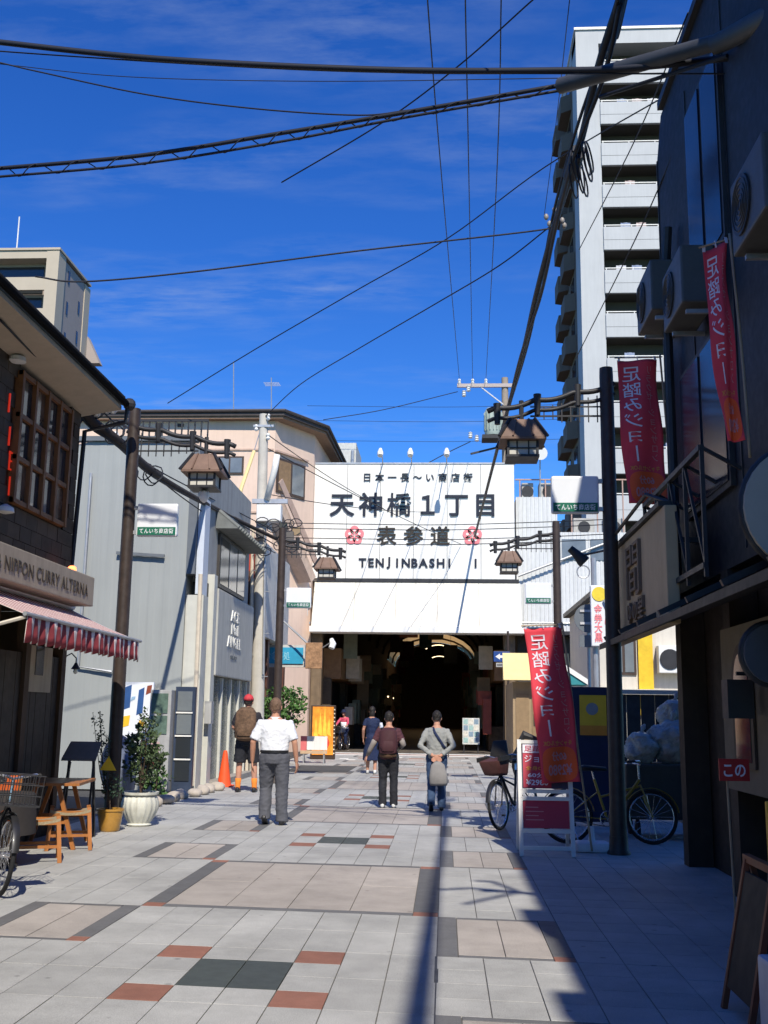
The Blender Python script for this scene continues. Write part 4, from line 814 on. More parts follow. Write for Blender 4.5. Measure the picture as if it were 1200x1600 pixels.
# ---------------------------------------------------------------- right: dark near building
NAVY = M('dark_navy_cladding', (.012,.014,.020), .6, var=.2, streak=.2); DKB = M('dark_brown_front', (.035,.024,.017), .65, var=.3, streak=.3)  # front colours set extra dark to deepen the shade here
nb = thing('navy_building', 'dark navy building in shade with air conditioners and signs on its front', 'building', (5.5, 3, 0))
XR = 2.6
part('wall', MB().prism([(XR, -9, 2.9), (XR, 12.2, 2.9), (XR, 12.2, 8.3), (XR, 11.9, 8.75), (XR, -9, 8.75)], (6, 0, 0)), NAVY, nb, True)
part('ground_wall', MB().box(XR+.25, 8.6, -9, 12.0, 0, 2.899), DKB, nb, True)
for i in range(7): part('cladding_seam', MB().box(XR-.012, XR-.001, 12.19-1.5*i-.02, 12.19-1.5*i, 3.0, 8.3), DKMET, nb, True)
part('roof_edge', MB().box(XR-.06, XR+.2, -9, 11.8, 8.76, 8.86), DKMET, nb, True)
ab = part('eave_bracket', MB().tube([(XR, 2.0, 8.2), (2.3, 2.05, 8.4), (2.0, 2.1, 8.35)], .05, 8), DKMET, nb, True)  # unseen bracket added so its shadow breaks the straight roof shadow
for i, (dy_, l_) in enumerate(((-.3, .5), (.15, .7), (.5, .35))): part('bracket_arm', MB().tube([(2.35, 2.05, 8.38), (2.35-l_*.6, 2.05+dy_, 8.3+.08*i), (2.3-l_, 2.0+dy_*1.6, 8.2)], .035, 6), DKMET, ab, True)
for y in (-2.2, .4): part('sign_bracket', MB().box(2.35, XR, y, y+.5, 8.05, 8.7), DKMET, nb, True)  # unseen blocks added to roughen the shadow edge on the paving
for y0, y1, z0, z1 in ((9.2, 10.5, 5.9, 7.9), (5.6, 7.2, 6.0, 8.0), (9.4, 11.2, 3.6, 5.2)):
    w_ = part('window', MB().box(XR-.05, XR-.001, y0, y1, z0, z1), DKMET, nb, True)
    for i in range(2): part('pane', MB().box(XR-.062-.006*i, XR-.051, y0+.06+i*(y1-y0)/2, y0+(i+1)*(y1-y0)/2-.03, z0+.06, z1-.06), M('blue_dark_glass', (.015,.02,.035), .15, var=0, spec=.25), w_, True)
for y in (11.95, 9.9): part('corner_post', MB().box(XR-.02, XR+.24, y-.12, y+.12, 0, 2.899), DKB, nb, True)
part('drain_pipe', MB().tube([(XR-.1, 11.3, 7.0), (XR-.12, 11.4, 6.5), (XR-.1, 11.5, 3.0)], .05, 8), DKMET, nb, True)
cnp = part('canopy', MB().prism([(XR, 4.0, 2.75), (1.95, 4.0, 2.45), (1.95, 4.0, 2.38), (XR, 4.0, 2.6)], (0, 9.6, 0)), M('canopy_dark_metal', (.03,.027,.025), .6, var=.2), nb, True)
for i in range(9): part('canopy_rib', MB().bar((XR, 4.2+i*1.12, 2.79), (1.95, 4.2+i*1.12, 2.49), .05, .05), DKMET, cnp, True)
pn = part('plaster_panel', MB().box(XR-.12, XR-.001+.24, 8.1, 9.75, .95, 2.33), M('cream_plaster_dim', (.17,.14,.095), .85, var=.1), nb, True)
ar = [(XR-.125, 9.35, 1.15), (XR-.125, 8.75, 1.15)] + [(XR-.125, 9.05 - .3*math.cos(math.pi*j/10), 1.75 + .42*math.sin(math.pi*j/10)**.8) for j in range(11)]
part('arched_window', MB().prism(ar, (-.02, 0, 0)), M('arch_frame_brown', (.06,.04,.025), .6), pn, True)
ar2 = [(XR-.146, 9.27, 1.2), (XR-.146, 8.83, 1.2)] + [(XR-.146, 9.05 - .22*math.cos(math.pi*j/10), 1.75 + .34*math.sin(math.pi*j/10)**.8) for j in range(11)]
part('arched_glass', MB().prism(ar2, (-.004, 0, 0)), GLASSD, pn, True); part('clock_face', MB().tube([(XR-.15, 9.05, 1.7), (XR-.19, 9.05, 1.7)], .14, 18), M('pale_clock_face', (.3,.3,.28), .5), pn, True)
part('lantern_box', MB().box(XR-.4, XR-.2, 8.5, 8.68, 1.55, 1.85), DKMET, pn, True); part('lantern_bracket', MB().bar((XR-.3, 8.6, 1.9), (XR-.12, 8.6, 1.9), .03, .03), DKMET, pn, True)
def iron(y0, y1, z0, z1, n, parent):
    f_ = part('iron_lattice', MB().bar((XR-.35, y0, z1), (XR-.35, y1, z1), .05, .05), DKMET, parent, True)
    part('rail', MB().bar((XR-.35, y0, z0), (XR-.35, y1, z0), .05, .05), DKMET, f_, True)
    for i in range(n+1):
        y = y0 + (y1-y0)*i/n; part('stanchion', MB().bar((XR-.35, y, z0-.1), (XR-.35, y, z1+.02), .035, .035), DKMET, f_, True); part('stay', MB().bar((XR-.35, y, z1), (XR-.001, y, z1-.2), .03, .03), DKMET, f_, True)
        if i < n: part('brace', MB().bar((XR-.35, y, z0), (XR-.35, y+(y1-y0)/n, z1), .025, .025), DKMET, f_, True)
iron(9.2, 11.9, 2.85, 3.9, 4, nb)
def aircon(x, y, z, lbl, rz=0):
    t = thing('air_conditioner', lbl, 'air conditioner', (x, y, z), rz, 'air conditioner units on the navy building')
    part('casing', MB().box(-.42, .42, -.16, .16, 0, .58), M('aircon_dirty_shaded_white', (.085,.085,.08), .5, var=.1, dirt=.3), t, bevel=.02)  # white casing darkened in colour for shade, plus patchy dirt
    gr = part('fan_guard', MB().tube([(-.12, -.165, .29), (-.12, -.178, .29)], .23, 20), DKMET, t)
    for i in range(5): part('guard_ring', MB().tube([(-.12 + (.04+.04*i)*math.cos(a), -.182, .29 + (.04+.04*i)*math.sin(a)) for a in [2*math.pi*q/16 for q in range(16)]], .004, 4, closed=True), M('aircon_dirty_shaded_white', (.085,.085,.08)), gr)
    for s in (-1, 1): part('bracket', MB().bar((s*.3, -.1, -.05), (s*.3, .34, -.05), .04, .04), STEEL, t)
    part('pipe', MB().tube([(.36, .17, .12), (.42, .25, .0), (.42, .28, -.6)], .025, 6), PLS, t)
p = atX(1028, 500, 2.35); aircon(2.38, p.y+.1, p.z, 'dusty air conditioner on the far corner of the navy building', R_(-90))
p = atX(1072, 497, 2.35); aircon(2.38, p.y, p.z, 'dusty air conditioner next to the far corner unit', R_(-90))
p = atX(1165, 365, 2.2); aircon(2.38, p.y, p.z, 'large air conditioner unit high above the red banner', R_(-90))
# big cream sign parallel to the street
cr = thing('cream_sign_board', 'long cream sign board with raised brown brush lettering over the dark canopy', 'sign', (2.2, 12.2, 2.45))
CRM = M('cream_sign_face', (.46,.345,.20), .7, var=.05, streak=.1)
part('board', MB().box(2.14, 2.26, 10.3, 14.1, 2.44, 3.6), CRM, cr, True, bevel=.01)
LB = M('brown_brush_letters', (.13,.09,.06), .6, var=0)
part('lettering', tmesh('cream', face((2.132, 12.0, 3.18), (0, -1, 0), (0, 0, 1)) @ fit('cream', .8, .6)), LB, cr, True); part('lettering', tmesh('cream2', face((2.132, 11.9, 2.72), (0, -1, 0), (0, 0, 1)) @ fit('cream2', .95, .24)), LB, cr, True)
for y in (10.6, 13.8): part('bracket', MB().bar((2.26, y, 3.3), (2.62, min(y, 12.1), 3.3), .05, .05), DKMET, cr, True)
part('cap_strip', MB().box(2.1, 2.3, 10.4, 13.9, 3.61, 3.66), DKMET, cr, True)
part('lamp_arm', MB().tube([(2.05, 12.7, 3.72), (2.1, 11.0, 3.85), (2.3, 10.35, 3.6)], .022, 6), DKMET, cr, True)
# round signs on the near front
for (px, py, Y, r, lb, ma) in ((1262, 795, 7.2, .44, 'large pale round sign projecting high on the navy building', M('pale_round_sign', (.42,.39,.32), .6, var=.05)), (1207, 1022, 7.6, .21, 'smaller blue grey round plate sign below the canopy', M('blue_grey_plate', (.07,.08,.10), .5, var=.1))):
    p = atY(px, py, Y); t = thing('round_sign', lb, 'sign', (p.x, p.y, p.z - r))
    part('disc', MB().tube([(p.x, p.y-.06, p.z), (p.x, p.y+.06, p.z)], r, 32), ma, t, True, smooth=40); part('rim', MB().tube([(p.x + r*math.cos(a), p.y, p.z + r*math.sin(a)) for a in [2*math.pi*q/28 for q in range(28)]], .03, 6, closed=True), DKMET, t, True, smooth=True); part('arm', MB().bar((p.x+r*.9, p.y+.02, p.z), (XR+.1, p.y+.02, p.z), .05, .05), DKMET, t, True)
# ---------------------------------------------------------------- street lamp posts
SGW = M('sign_box_white', (.72,.74,.76), .4, var=.03); GRN = M('sign_green', (.01,.13,.075), .4, var=.05); ROOFB = M('lantern_roof_brown', (.17,.105,.075), .6, var=.2); DIFF = M('lantern_diffuser', (.55,.53,.46), .5, var=.05)
def lamp_post(name_label, loc, rz, H=5.84, globe=False):
    t = thing('lamp_post', name_label, 'street lamp', loc, rz, 'brown lantern lamp posts along the street')
    part('pole', MB().loft([(0,0,0),(0,0,.5),(0,0,.55),(0,0,H-.1),(0,0,H)], [.10,.098,.094,.086,.082], 16), BRONZE, t, smooth=40)
    part('base_collar', MB().lathe([(.135,0),(.135,.02),(.112,.05),(.105,.2)], (0,0,0), 16), BRONZE, t, smooth=40)
    for dz in (0, -.13):                                     # two drooping bars of the arm, cast in three waves
        pts = []
        for i in range(25):
            u = i/24; x = -.1 + 1.58*u; w_ = (u*3.2) % 1; pts.append((x, 0, H - .2 - .33*u + dz - .045*math.sin(w_*math.pi)))
        part('arm_bar', MB().tube(pts, .034 if dz == 0 else .026, 8), DKMET, t, smooth=True)
    for x in (.36, .86, 1.36): part('arm_knob', MB().loft([(x, 0, H-.4-.24*x), (x, 0, H-.13-.24*x)], [.035, .05], 10), DKMET, t)
    g_ = part('lattice', MB().bar((.08, 0, H-.62), (.95, 0, H-.62), .02, .02), DKMET, t)
    for i in range(8): part('lattice_bar', MB().bar((.12+i*.11, 0, H-.70+.04*(i > 4)), (.12+i*.11, 0, H-.33-.22*(.12+i*.11)), .014, .014), DKMET, g_)
    for z in (.5,): part('lattice_rail', MB().bar((.08, 0, H-z), (.95, 0, H-z), .016, .016), DKMET, g_)
    lx = 1.06; z = H - .95                                    # lantern
    ln_ = part('lantern_roof', MB().add([(lx+a*.15, b*.15, z+.25) for a, b in ((-1,-1),(1,-1),(1,1),(-1,1))] + [(lx+a*.28, b*.28, z) for a, b in ((-1,-1),(1,-1),(1,1),(-1,1))] + [(lx+a*.28, b*.28, z-.03) for a, b in ((-1,-1),(1,-1),(1,1),(-1,1))],
                [[0,1,2,3]] + [[4+i, 4+(i+1)%4, (i+1)%4, i] for i in range(4)] + [[8+i, 8+(i+1)%4, 4+(i+1)%4, 4+i] for i in range(4)] + [[11,10,9,8]]), ROOFB, t)
    for a, b in ((-1,-1),(1,-1),(1,1),(-1,1)): part('roof_ridge', MB().bar((lx+a*.15, b*.15, z+.26), (lx+a*.293, b*.293, z), .035, .03), DKMET, ln_)
    for a in (-.1, .1):
        for s in (-1, 1): part('roof_seam', MB().bar((lx+a*.75, s*.152, z+.255), (lx+a*1.25, s*.285, z+.005), .022, .018), ROOFB, ln_)
    part('rod', MB().tube([(lx, 0, z+.28), (lx, 0, H-.42)], .03, 8), DKMET, ln_)
    bd_ = part('lantern_body', MB().box(lx-.17, lx+.17, -.17, .17, z-.2, z-.031), DIFF, t)
    for a, b in ((-1,-1),(1,-1),(1,1),(-1,1)): part('corner_bar', MB().bar((lx+a*.178, b*.178, z-.22), (lx+a*.178, b*.178, z-.03), .03, .03), DKMET, bd_)
    for s in (-1, 1):
        for x in (-.07, .07): part('glazing_bar', MB().box(lx+x-.008, lx+x+.008, s*.17-.012, s*.17+.012, z-.2, z-.032), DKMET, bd_)
        part('glazing_rail', MB().box(lx-.175, lx+.175, s*.175-.012, s*.175+.012, z-.13, z-.115), DKMET, bd_)
    part('bottom_ring', MB().box(lx-.2, lx+.2, -.2, .2, z-.235, z-.205), DKMET, bd_)
    if globe: part('lamp_globe', MB().lathe([(.03,0),(.07,-.03),(.075,-.1),(.05,-.15),(.02,-.18)], (lx, 0, z-.236), 12), M('white_enamel', (.7,.7,.7)), bd_, smooth=40)
    s_ = part('sign_box', MB().box(.13, .71, -.05, .05, H-1.86, H-1.39), SGW, t, bevel=.03)
    st_ = part('sign_strip', MB().box(.15, .69, -.056, .056, H-1.84, H-1.73), GRN, s_)
    for sgn in (-1, 1): part('lettering', tmesh('strip', face((.42, sgn*.0585, H-1.785), (-sgn, 0, 0), (0,0,1)) @ fit('strip', .48, .075)), SGW, st_)
    for z_ in (H-1.45, H-1.8): part('sign_clamp', MB().bar((0, 0, z_), (.14, 0, z_), .05, .05), STEEL, s_)
    return t
lamp_post('brown lantern lamp post between curry shop and grey building', (-4.46, 14.4, 0), 0, 5.8, True)
lamp_post('brown lantern lamp post beside the cream sign board', (2.0, 12.8, 0), math.pi, 5.84)
lamp_post('brown lantern lamp post next to the concrete utility pole', (-3.78, 24.0, 0), 0, 5.75)
lamp_post('brown lantern lamp post in front of the white corrugated building', (2.47, 23.5, 0), math.pi, 5.84)

# ---------------------------------------------------------------- utility poles
up = thing('concrete_utility_pole', 'pale concrete utility pole with crossarms and cable boxes by the peach building', 'utility pole', (-4.9, 27.5, 0))
part('shaft', MB().loft([(-4.82, 27.5, 0), (-4.95, 27.5, 9.5)], [.19, .12], 18), CONC, up, True, smooth=40)
part('side_pipe', MB().tube([(-5.03, 27.32, 0), (-5.1, 27.35, 6.3)], .045, 8), M('cream_pipe', (.6,.52,.4), .6), up, True); part('side_pipe', MB().tube([(-4.7, 27.35, 2.5), (-4.78, 27.38, 6.2)], .03, 8), STEEL, up, True)
part('crossarm', MB().box(-5.15, -4.2, 27.3, 27.4, 7.0, 7.12), STEEL, up, True); part('white_box', MB().box(-5.0, -4.35, 27.2, 27.5, 6.5, 6.95), M('white_enamel', (.7,.7,.7)), up, True, bevel=.02)
part('cable_cover', MB().tube([(-4.75, 27.3, 7.1), (-4.55, 27.2, 7.9), (-4.5, 27.2, 8.3)], .085, 10), M('white_cable_cover', (.7,.69,.64), .5), up, True, smooth=True)
for i, (z, dx) in enumerate(((9.4,.2), (9.1,-.25), (8.85,.22))): part('insulator', MB().lathe([(.03,-.09),(.06,-.05),(.035,0),(.06,.05),(.03,.09)], (-4.95+dx*.7, 27.4, z), 10), M('white_enamel', (.7,.7,.7)), up, True, smooth=40)
part('head_bracket', MB().bar((-5.2, 27.4, 9.15), (-4.65, 27.4, 9.15), .06, .06), STEEL, up, True)
for i in range(9):
    z = 1.9 + i*.55; part('step_bolt', MB().tube([(-4.85 + (.12 if i % 2 else -.28), 27.35, z), (-4.85 + (.28 if i % 2 else -.12), 27.35, z)], .012, 5), STEEL, up, True)
rj = random.Random(21)
for i in range(16):                                          # loops and boxes of the cable knot
    c = Vector((-4.6 + rj.uniform(-.5, .7), 27.2 + rj.uniform(-.2, .2), 6.1 + rj.uniform(-.4, .35)))
    if i % 4 == 0: part('junction_box', MB().box(c.x-.1, c.x+.1, c.y-.06, c.y+.06, c.z-.12, c.z+.1), M('box_dirty_%d' % (i % 3), [(.12,.11,.1), (.3,.22,.13), (.05,.055,.05)][i % 3], .6, var=.2), up, True)
    else: part('cable_loop', MB().tube([c + Vector((.16*math.cos(a)*rj.uniform(.8,1.2), .05*math.sin(a), .13*math.sin(a))) for a in [2*math.pi*q/10 for q in range(10)]], .014, 5, closed=True), BLACKW, up, True, smooth=True)
yl = thing('yellow_strut', 'slanted pale yellow guard sleeve on a stay wire by the utility pole', 'guy guard', (-5.2, 26.5, 6.2))
part('sleeve', MB().tube([atY(364, 806, 26.6), atY(378, 760, 26.9), atY(397, 705, 27.3)], [.07,.055,.05], 8), M('pale_yellow_sleeve', (.72,.56,.26), .5, var=.06), yl, True, smooth=40)
part('stay_wire', MB().tube([atY(397, 705, 27.3), atY(410, 660, 27.45)], .012, 5), STEEL, yl, True); part('clamp', MB().ell(atY(362, 806, 26.6), (.1,.08,.07), 8, 6), M('brass_clamp', (.35,.24,.08), .5), yl, True)
tp = thing('steel_utility_pole', 'tall utility pole with crossarm and transformer rising behind the arcade gate', 'utility pole', (2.66, 46.2, 0))
part('shaft', MB().loft([(2.7, 46.2, 0), (2.66, 46.2, 16.6)], [.22, .15], 14), M('brown_grey_pole', (.30,.25,.20), .8, var=.15), tp, True, smooth=40)
ca_ = part('crossarm', MB().box(.5, 3.0, 46.0, 46.12, 16.12, 16.28), M('pinkish_steel', (.42,.36,.33), .6), tp, True)
for x in (.6, 1.2, 1.8): part('insulator', MB().lathe([(.06,0),(.09,.05),(.05,.1),(.08,.16),(.04,.24)], (x, 46.06, 16.28), 10), M('white_enamel', (.7,.7,.7)), ca_, True, smooth=40)
part('brace', MB().bar((1.6, 46.05, 16.1), (2.6, 46.1, 15.3), .05, .05), STEEL, tp, True)
tr = part('transformer', MB().lathe([(.36,0),(.38,.1),(.38,1.1),(.3,1.25),(.1,1.3)], (2.1, 45.7, 13.75), 18), M('grey_green_transformer', (.32,.38,.34), .5, var=.15), tp, True, smooth=35)
for i in range(9): a = math.pi*(1 + i/8); part('fin', MB().bar((2.1+.4*math.cos(a), 45.7+.4*math.sin(a), 13.95), (2.1+.4*math.cos(a), 45.7+.4*math.sin(a), 14.8), .03, .06), _mats['grey_green_transformer'], tr, True)
part('platform', MB().box(1.6, 2.7, 45.3, 46.2, 13.55, 13.72), DKMET, tp, True); part('lower_arm', MB().bar((1.1, 46, 13.0), (2.6, 46.1, 13.4), .08, .08), DKMET, tp, True)
for px, py in ((725, 620), (735, 685), (745, 690), (732, 612)):
    p = atY(px, py, 46); part('insulator_string', MB().lathe([(.05,0),(.11,.05),(.05,.1),(.11,.15),(.05,.2),(.1,.26),(.03,.3)], p, 10), M('white_enamel', (.7,.7,.7)), tp, True, smooth=40)

# ---------------------------------------------------------------- overhead cables
def cable(label, pts, r, n=14, sag=0.0, group='overhead cables', ma=None):
    pts = [Vector(p) for p in pts]; out = []
    for k in range(len(pts)-1):
        for i in range(n):
            u = i/n; q = pts[k].lerp(pts[k+1], u); q.z -= sag*4*u*(1-u); out.append(q)
    out.append(pts[-1])
    mb = MB().tube(out, r, 6); return single('overhead_cable', mb, ma or BLACKW, label, 'cable', group, smooth=True)
def smoothpath(pts, n=8):
    pts = [Vector(p) for p in pts]; P = [pts[0]*2-pts[1]] + pts + [pts[-1]*2-pts[-2]]; out = []
    for k in range(1, len(P)-2):
        for i in range(n):
            t = i/n; a, b, c, d = P[k-1:k+3]
            out.append(.5*((2*b) + (c-a)*t + (2*a-5*b+4*c-d)*t*t + (3*b-a-3*c+d)*t**3))
    out.append(P[-2]); return out
def pcable(label, pix, r, group='overhead cables', ma=None):   # pixels with a distance each, joined by a smooth curve
    return single('overhead_cable', MB().tube(smoothpath([atY(*p) for p in pix]), r, 6), ma or BLACKW, label, 'cable', group, smooth=True)
# trunk bundle along the right side of the street
zb = lambda x, y, z: atZ(x, y, z)
trunk = [Vector((1.55, -24, 9.3)), Vector((1.58, -8, 8.95)), zb(990, -80, 8.9), zb(968, 0, 8.85), zb(935, 105, 8.7), zb(905, 230, 8.55), zb(868, 348, 8.5), zb(838, 460, 8.45), zb(815, 560, 8.5), zb(780, 690, 8.6), zb(742, 838, 8.9)]
tk = thing('cable_bundle', 'thick black cable bundle running along the street to the arcade gate', 'cable bundle', trunk[6])
part('main_cable', MB().tube(smoothpath(trunk), .045, 8), BLACKW, tk, True, smooth=True)
part('second_cable', MB().tube(smoothpath([p + Vector((.07*math.sin(i*2.1), 0, -.09 - .03*math.sin(i*1.7))) for i, p in enumerate(trunk[:-1])]), .028, 6), BLACKW, tk, True, smooth=True)
part('third_cable', MB().tube(smoothpath([p + Vector((-.08*math.sin(i*1.3+1), 0, .07 + .03*math.sin(i*2.7))) for i, p in enumerate(trunk[:-1])]), .02, 6), BLACKW, tk, True, smooth=True)
for i in range(7):
    c = trunk[5].lerp(trunk[6], rj.uniform(-.1, .35)); c = c + Vector((rj.uniform(-.05,.14), 0, -.1)); rr_ = rj.uniform(.1, .22)
    part('slack_loop', MB().tube([c + Vector((.09*math.cos(a), .3*math.cos(a), rr_*math.sin(a)-.12)) for a in [2*math.pi*q/12 for q in range(12)]], .012, 5, closed=True), BLACKW, tk, True, smooth=True)
part('splice_closure', MB().tube([trunk[5].lerp(trunk[6], .05), trunk[5].lerp(trunk[6], .35)], .1, 10), BLACKW, tk, True, smooth=40)
for i in range(5): c = trunk[6] + Vector((rj.uniform(-.14,.2), rj.uniform(-.2,.2), rj.uniform(-.12,.16))); part('clamp_insulator', MB().ell(c, (.035,.035,.05), 8, 6), M('pale_porcelain', (.3,.27,.23), .4), tk, True, smooth=True)
# three bare wires to the crossarm
for (x0, x1, x2, lb) in ((668, 692, 718, 'left'), (727, 733, 740, 'middle'), (783, 775, 766, 'right')):
    ins = {'left': .6, 'middle': 1.2, 'right': 1.8}[lb]
    single('overhead_cable', MB().tube(smoothpath([atZ(x0, -40, 11.2), atZ(x0, 0, 11.2), atZ(x1, 300, 12.2), Vector((ins, 46.06, 16.5))]), .011, 5), BLACKW, 'thin bare wire to the %s insulator of the tall pole crossarm' % {'left': 'outermost', 'middle': 'middle', 'right': 'innermost'}[lb], 'cable', 'bare wires along the street', smooth=True)
# wires slung across the street
pcable('heavy black cable slung across the street above the others', [(-60, 58, 10.5), (0, 66, 10.5), (250, 92, 10.3), (600, 109, 10.0), (880, 110, 9.6), (1010, 104, 9.3), (1230, 80, 8.8)], .032)
pcable('thin wire hanging just under the heavy crossing cable', [(-60, 72, 10.6), (0, 80, 10.6), (300, 100, 10.3), (560, 112, 10.1), (880, 115, 9.6), (1200, 115, 9.0)], .008)
sx0 = [(-60, 268, 11.2), (0, 263, 11.2), (220, 243, 11.0), (440, 208, 10.8), (620, 178, 10.6), (872, 134, 10.2)]
lp = thing('lashed_cable', 'pair of black cables wrapped by a spiral lashing wire across the street', 'cable', atY(440, 208, 10.8))
m1_ = smoothpath([atY(*p) for p in sx0], 12); part('main_cable', MB().tube(m1_, .024, 6), BLACKW, lp, True, smooth=True)
m2_ = smoothpath([atY(x, y + 13 - 5*(x > 500), d) for x, y, d in sx0], 12); part('messenger', MB().tube(m2_, .015, 6), BLACKW, lp, True, smooth=True)
sp_ = []
for i in range(len(m1_)-1):
    for j in range(3):
        u = (i*3+j); c = m1_[i].lerp(m1_[i+1], j/3); d2 = m2_[i].lerp(m2_[i+1], j/3); f_ = .5 + .62*math.sin(u*.62); q = c.lerp(d2, f_); q.y += .05*math.cos(u*.62); sp_.append(q)
part('lashing', MB().tube(sp_, .007, 5), BLACKW, lp, True, smooth=True)
pcable('thin wire sagging from the curry shop across to the lashed cable', [(-40, 90, 11.4), (0, 98, 11.4), (60, 112, 11.4), (230, 148, 11.2), (400, 170, 11.0), (560, 180, 10.8), (640, 172, 10.7)], .009)
pcable('thin faint wire running level from the curry shop to the navy building', [(0, 100, 11.5), (200, 120, 11.3), (500, 127, 11), (880, 122, 10.4)], .005)
pcable('slanting thin wire from the lashed cable up over the street', [(440, 285, 12), (600, 190, 11), (720, 100, 10), (830, 2, 9), (880, -40, 8.6)], .009)
pcable('long straight wire from the beige tower side to the cable bundle clamp', [(55, 432, 15), (130, 440, 15.2), (300, 425, 15.4), (560, 392, 15.8), (840, 360, 16.1), (868, 350, 16.2)], .014)
pcable('taut diagonal wire from the grey building roof up to the tower side', [(262, 630, 21.9), (400, 545, 20), (560, 452, 18.5), (700, 372, 17.2), (850, 262, 16), (1040, 150, 13), (1100, 120, 12.2)], .011)
pcable('sagging wire from the concrete pole up to the cable bundle clamp', [(415, 650, 27.4), (470, 600, 25.5), (560, 545, 22.5), (680, 475, 19.5), (780, 415, 17.4), (862, 352, 16.3)], .012)
pcable('wire from the peach building roof to the tall pole crossarm', [(505, 656, 44.5), (600, 640, 45), (715, 612, 46)], .018)
pcable('low wire from the arcade gate to the tall pole', [(640, 740, 44.5), (690, 712, 45), (735, 690, 46)], .02)
for y_, l_ in ((632, 'upper'), (655, 'middle'), (686, 'lower')): pcable('%s far thin wire behind the arcade gate' % l_, [(480, y_+2, 60), (700, y_+4, 60), (880, y_, 60)], .012)
for (a_, b_), l_ in ((((1075, 20), (905, 390)), 'longer'), (((1100, 120), (900, 560)), 'shorter')):
    pcable('%s thin drop wire crossing in front of the white tower' % l_, [(a_[0], a_[1], 10), ((a_[0]+b_[0])/2+4, (a_[1]+b_[1])/2+10, 13), (b_[0], b_[1], 18)], .009)
pcable('thin drop wire beside the dark tower side', [(890, 0, 11), (868, 200, 16), (850, 340, 19)], .006)
# left bundle from the curry shop past the lamp post to the concrete pole
lbp = [(95, 590, 13.4), (140, 655, 14.2), (185, 690, 15), (235, 735, 17), (300, 775, 20), (370, 812, 25), (432, 842, 27.3)]
lb = thing('cable_bundle', 'brown black cable bundle sloping from the curry shop eave to the concrete pole', 'cable bundle', atY(235, 735, 17))
part('main_cable', MB().tube(smoothpath([atY(*p) for p in lbp]), [.075 if i < 26 else .05 for i in range(49)], 8), M('dusty_black_cable', (.04,.03,.026), .8, var=.3), lb, True, smooth=True)
for k, (dx, dy, r) in enumerate(((0, 8, .02), (4, -6, .018), (-3, 15, .014), (6, 22, .012), (0, -13, .012))):
    part('strand', MB().tube(smoothpath([atY(x+dx*math.sin(i), y+dy*(.5+.5*math.sin(i*.8+k)), d) for i, (x, y, d) in enumerate(lbp)]), r, 6), BLACKW, lb, True, smooth=True)
for i in range(10):
    x, y, d = lbp[1 + i % 3]; c = atY(x + rj.uniform(-30, 20), y + rj.uniform(-20, 15), d); part('cable_coil', MB().tube([c + Vector((.17*math.cos(a)*rj.uniform(.7,1), .06*math.sin(a*2), .15*math.sin(a))) for a in [2*math.pi*q/12 for q in range(12)]], .012, 5, closed=True), BLACKW, lb, True, smooth=True)
for i in range(5):
    x, y, d = lbp[1]; c = atY(x + rj.uniform(-10, 40), y + rj.uniform(-25, 5), d); part('insulator', MB().lathe([(.03,0),(.06,.04),(.03,.08),(.05,.12),(.02,.15)], c, 9), M('white_enamel', (.7,.7,.7)), lb, True, smooth=40)
pcable('pair wire running from eave bracket down along the curry shop soffit', [(0, 500, 10.2), (60, 560, 11.5), (130, 615, 13), (178, 660, 14.2)], .012)
for z0, p1, lb_ in ((9.0, (600, 795), 'upper'), (8.6, (720, 850), 'middle'), (7.3, (660, 800), 'lower')):
    cable('%s service wire from the concrete pole to the gate sign' % lb_, [(-4.93, 27.4, z0), atY(*p1, 43.9)], .013, 16, .12)
for y_, l_ in ((815, 'highest'), (823, 'second'), (838, 'third'), (846, 'lowest')):
    pcable('%s of the level wires strung before the gate between the far lamp posts' % l_, [(440, y_+2, 24.2), (560, y_+4, 24), (700, y_+5, 23.8), (868, y_, 23.6), (960, y_-4, 23)], .010)
# grey protective tube on the crossing cable, fixed to the navy building
gt_ = thing('cable_guard_tube', 'grey sleeve tube over the crossing cables reaching out from the navy building', 'cable guard', atY(1000, 100, 9.6))
a, b, c = atY(876, 134, 10.1), atY(1135, 62, 8.7), atY(1225, 12, 7.8)
part('sleeve', MB().tube([a, a.lerp(b, .5), b], [.085, .08, .075], 12), M('grey_sleeve', (.05,.053,.056), .45, var=.15), gt_, True, smooth=40)
part('wide_sleeve', MB().tube([a.lerp(b, .93) + Vector((0,0,-.02)), b, c], [.085,.095,.095], 12), M('pale_grey_sleeve', (.06,.063,.066), .5, var=.1), gt_, True, smooth=40); part('wall_stay', MB().bar(c, (XR+.1, c.y-.2, c.z-.1), .08, .08), DKMET, gt_, True)
part('under_wire', MB().tube([a + Vector((.4,0,-.14)), b + Vector((0,0,-.16))], .02, 6), BLACKW, gt_, True)
